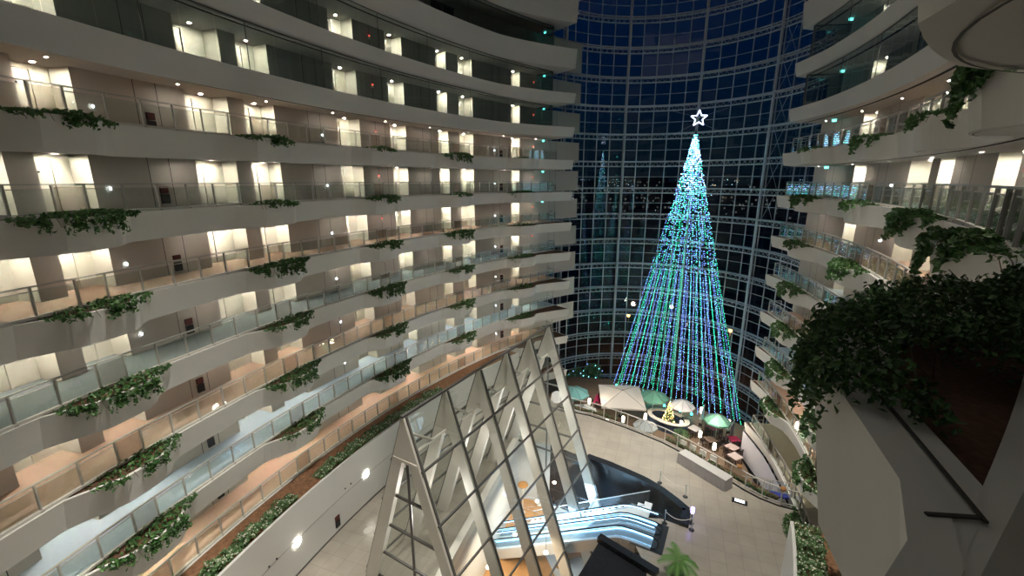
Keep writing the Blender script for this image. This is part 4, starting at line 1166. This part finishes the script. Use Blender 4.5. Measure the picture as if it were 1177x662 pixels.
for x, y, lab in ((20.5, 73.5, 'orange street lamp outside the glass wall, left of the light tree'), (33.5, 63.5, 'orange street lamp outside the glass wall, right of the light tree')):
    zl = {20.5: -23.1, 33.5: -22.4}[x]
    t = thing('street_lamp', lab, 'street lamp', (x, y, -30.2))
    b = MB(); b.tube((0, 0, 0), (0, 0, zl+30.0), .07, 8); b.build('pole', BLACK, t)
    b = MB(); b.ball((0, 0, zl+30.2), .3, n=10, m=6); b.build('lamp_globe', emis('sodium', (1, .45, .14, 1), 7), t)
    L = bpy.data.lights.new('street_lamp_light', 'POINT'); L.energy = 900; L.color = (1, .5, .2); L.shadow_soft_size = .3
    o = bpy.data.objects.new('lamp_light', L); COL.objects.link(o); o.parent = t; o.location = (0, -.0, zl+29.7)

# roof over the atrium
b = MB(); b.face([(-45, -30, 24.6), (60, -30, 24.6), (60, 60, 24.6), (-45, 60, 24.6)]); struct(b.build('ceiling', SOFFIT))

# ------------------------------------------------------------------ light
def area(name, loc, size, power, col, rot=(0, 0, 0), sy=None):
    L = bpy.data.lights.new(name, 'AREA'); L.energy = power; L.color = col; L.size = size
    if sy: L.shape = 'RECTANGLE'; L.size_y = sy
    o = bpy.data.objects.new(name, L); COL.objects.link(o); o.location = loc; o.rotation_euler = rot; return o
def spot(name, loc, tgt, power, col, ang=.9, blend=.7, r=.5):
    L = bpy.data.lights.new(name, 'SPOT'); L.energy = power; L.color = col; L.spot_size = ang; L.spot_blend = blend; L.shadow_soft_size = r
    o = bpy.data.objects.new(name, L); COL.objects.link(o); o.location = loc
    d = Vector(tgt)-Vector(loc); o.rotation_euler = d.to_track_quat('-Z', 'Y').to_euler(); return o
area('roof_fill', (2, 14, 24), 26, 420, (1, .98, .93), sy=34)  # unseen area light added as ambient fill for the atrium
for x, y in ((-7, 9), (-9, 15), (12, 24), (4, 34), (12, 36)):  # unseen spots added to brighten the lobby floor and bounce light upward
    spot('fill_spot', (x*.6+2, y*.6+6, 23.5), (x, y, GL), 40000, (1, .94, .84), .62)
for x, y, p in ((2.0, 27.5, 900), (0, 23, 800), (6, 24.5, 0)):
    if p: area('tent_light', (x, y, LL+4.6), 2.5, p*.45, (1, .85, .65))
area('escalator_hall_light', (5.2, 27.0, LL+4.5), 3.5, 520, (.42, .72, 1))
for x, y, p in ((8.6, 42.3, 160), (15.2, 39.6, 260), (19, 37.6, 300)):
    L = bpy.data.lights.new('terrace_light', 'POINT'); L.energy = p; L.color = (1, .84, .68); L.shadow_soft_size = .4
    o = bpy.data.objects.new('terrace_light', L); COL.objects.link(o); o.location = (x, y-1, TL+3.4)

for q in (.6, 2.5, 4.4):  # unseen point lights added inside the tent to brighten the fascias around it
    p = A+E_*(q*BAY)-Vector((0, 0, 6.6))
    L = bpy.data.lights.new('tent_fill', 'POINT'); L.energy = 230; L.color = (1, .96, .90); L.shadow_soft_size = .5
    o = bpy.data.objects.new('tent_fill', L); COL.objects.link(o); o.location = p
wd = bpy.data.worlds.new('night'); scn.world = wd; wd.use_nodes = True
n = wd.node_tree.nodes; l = wd.node_tree.links; n.clear()
tc = n.new('ShaderNodeTexCoord'); sx_ = n.new('ShaderNodeSeparateXYZ'); cr = n.new('ShaderNodeValToRGB'); bg = n.new('ShaderNodeBackground'); ow = n.new('ShaderNodeOutputWorld')
l.new(tc.outputs['Generated'], sx_.inputs[0]); l.new(sx_.outputs['Z'], cr.inputs[0]); l.new(cr.outputs[0], bg.inputs[0]); l.new(bg.outputs[0], ow.inputs[0])
e = cr.color_ramp.elements; e[0].position = 0; e[0].color = (.004, .012, .022, 1); e[1].position = 1; e[1].color = (.0, .012, .07, 1)
x = e.new(.08); x.color = (.003, .016, .034, 1); x = e.new(.2); x.color = (.001, .016, .060, 1); x = e.new(.45); x.color = (.0, .014, .080, 1)
bg.inputs[1].default_value = .38

# ------------------------------------------------------------------ camera
cam = bpy.data.cameras.new('camera'); cam.sensor_width = 36; cam.lens = 502.08/1177*36; cam.clip_start = .02; cam.clip_end = 5000
co = bpy.data.objects.new('camera', cam); COL.objects.link(co); co.location = (0, 0, 0); co.rotation_euler = (PI/2-math.radians(13.866), 0, 0)
scn.camera = co
scn.view_settings.view_transform = 'Standard'; scn.view_settings.look = 'None'; scn.view_settings.exposure = .08; scn.view_settings.gamma = 1
scn.view_settings.use_curve_mapping = False
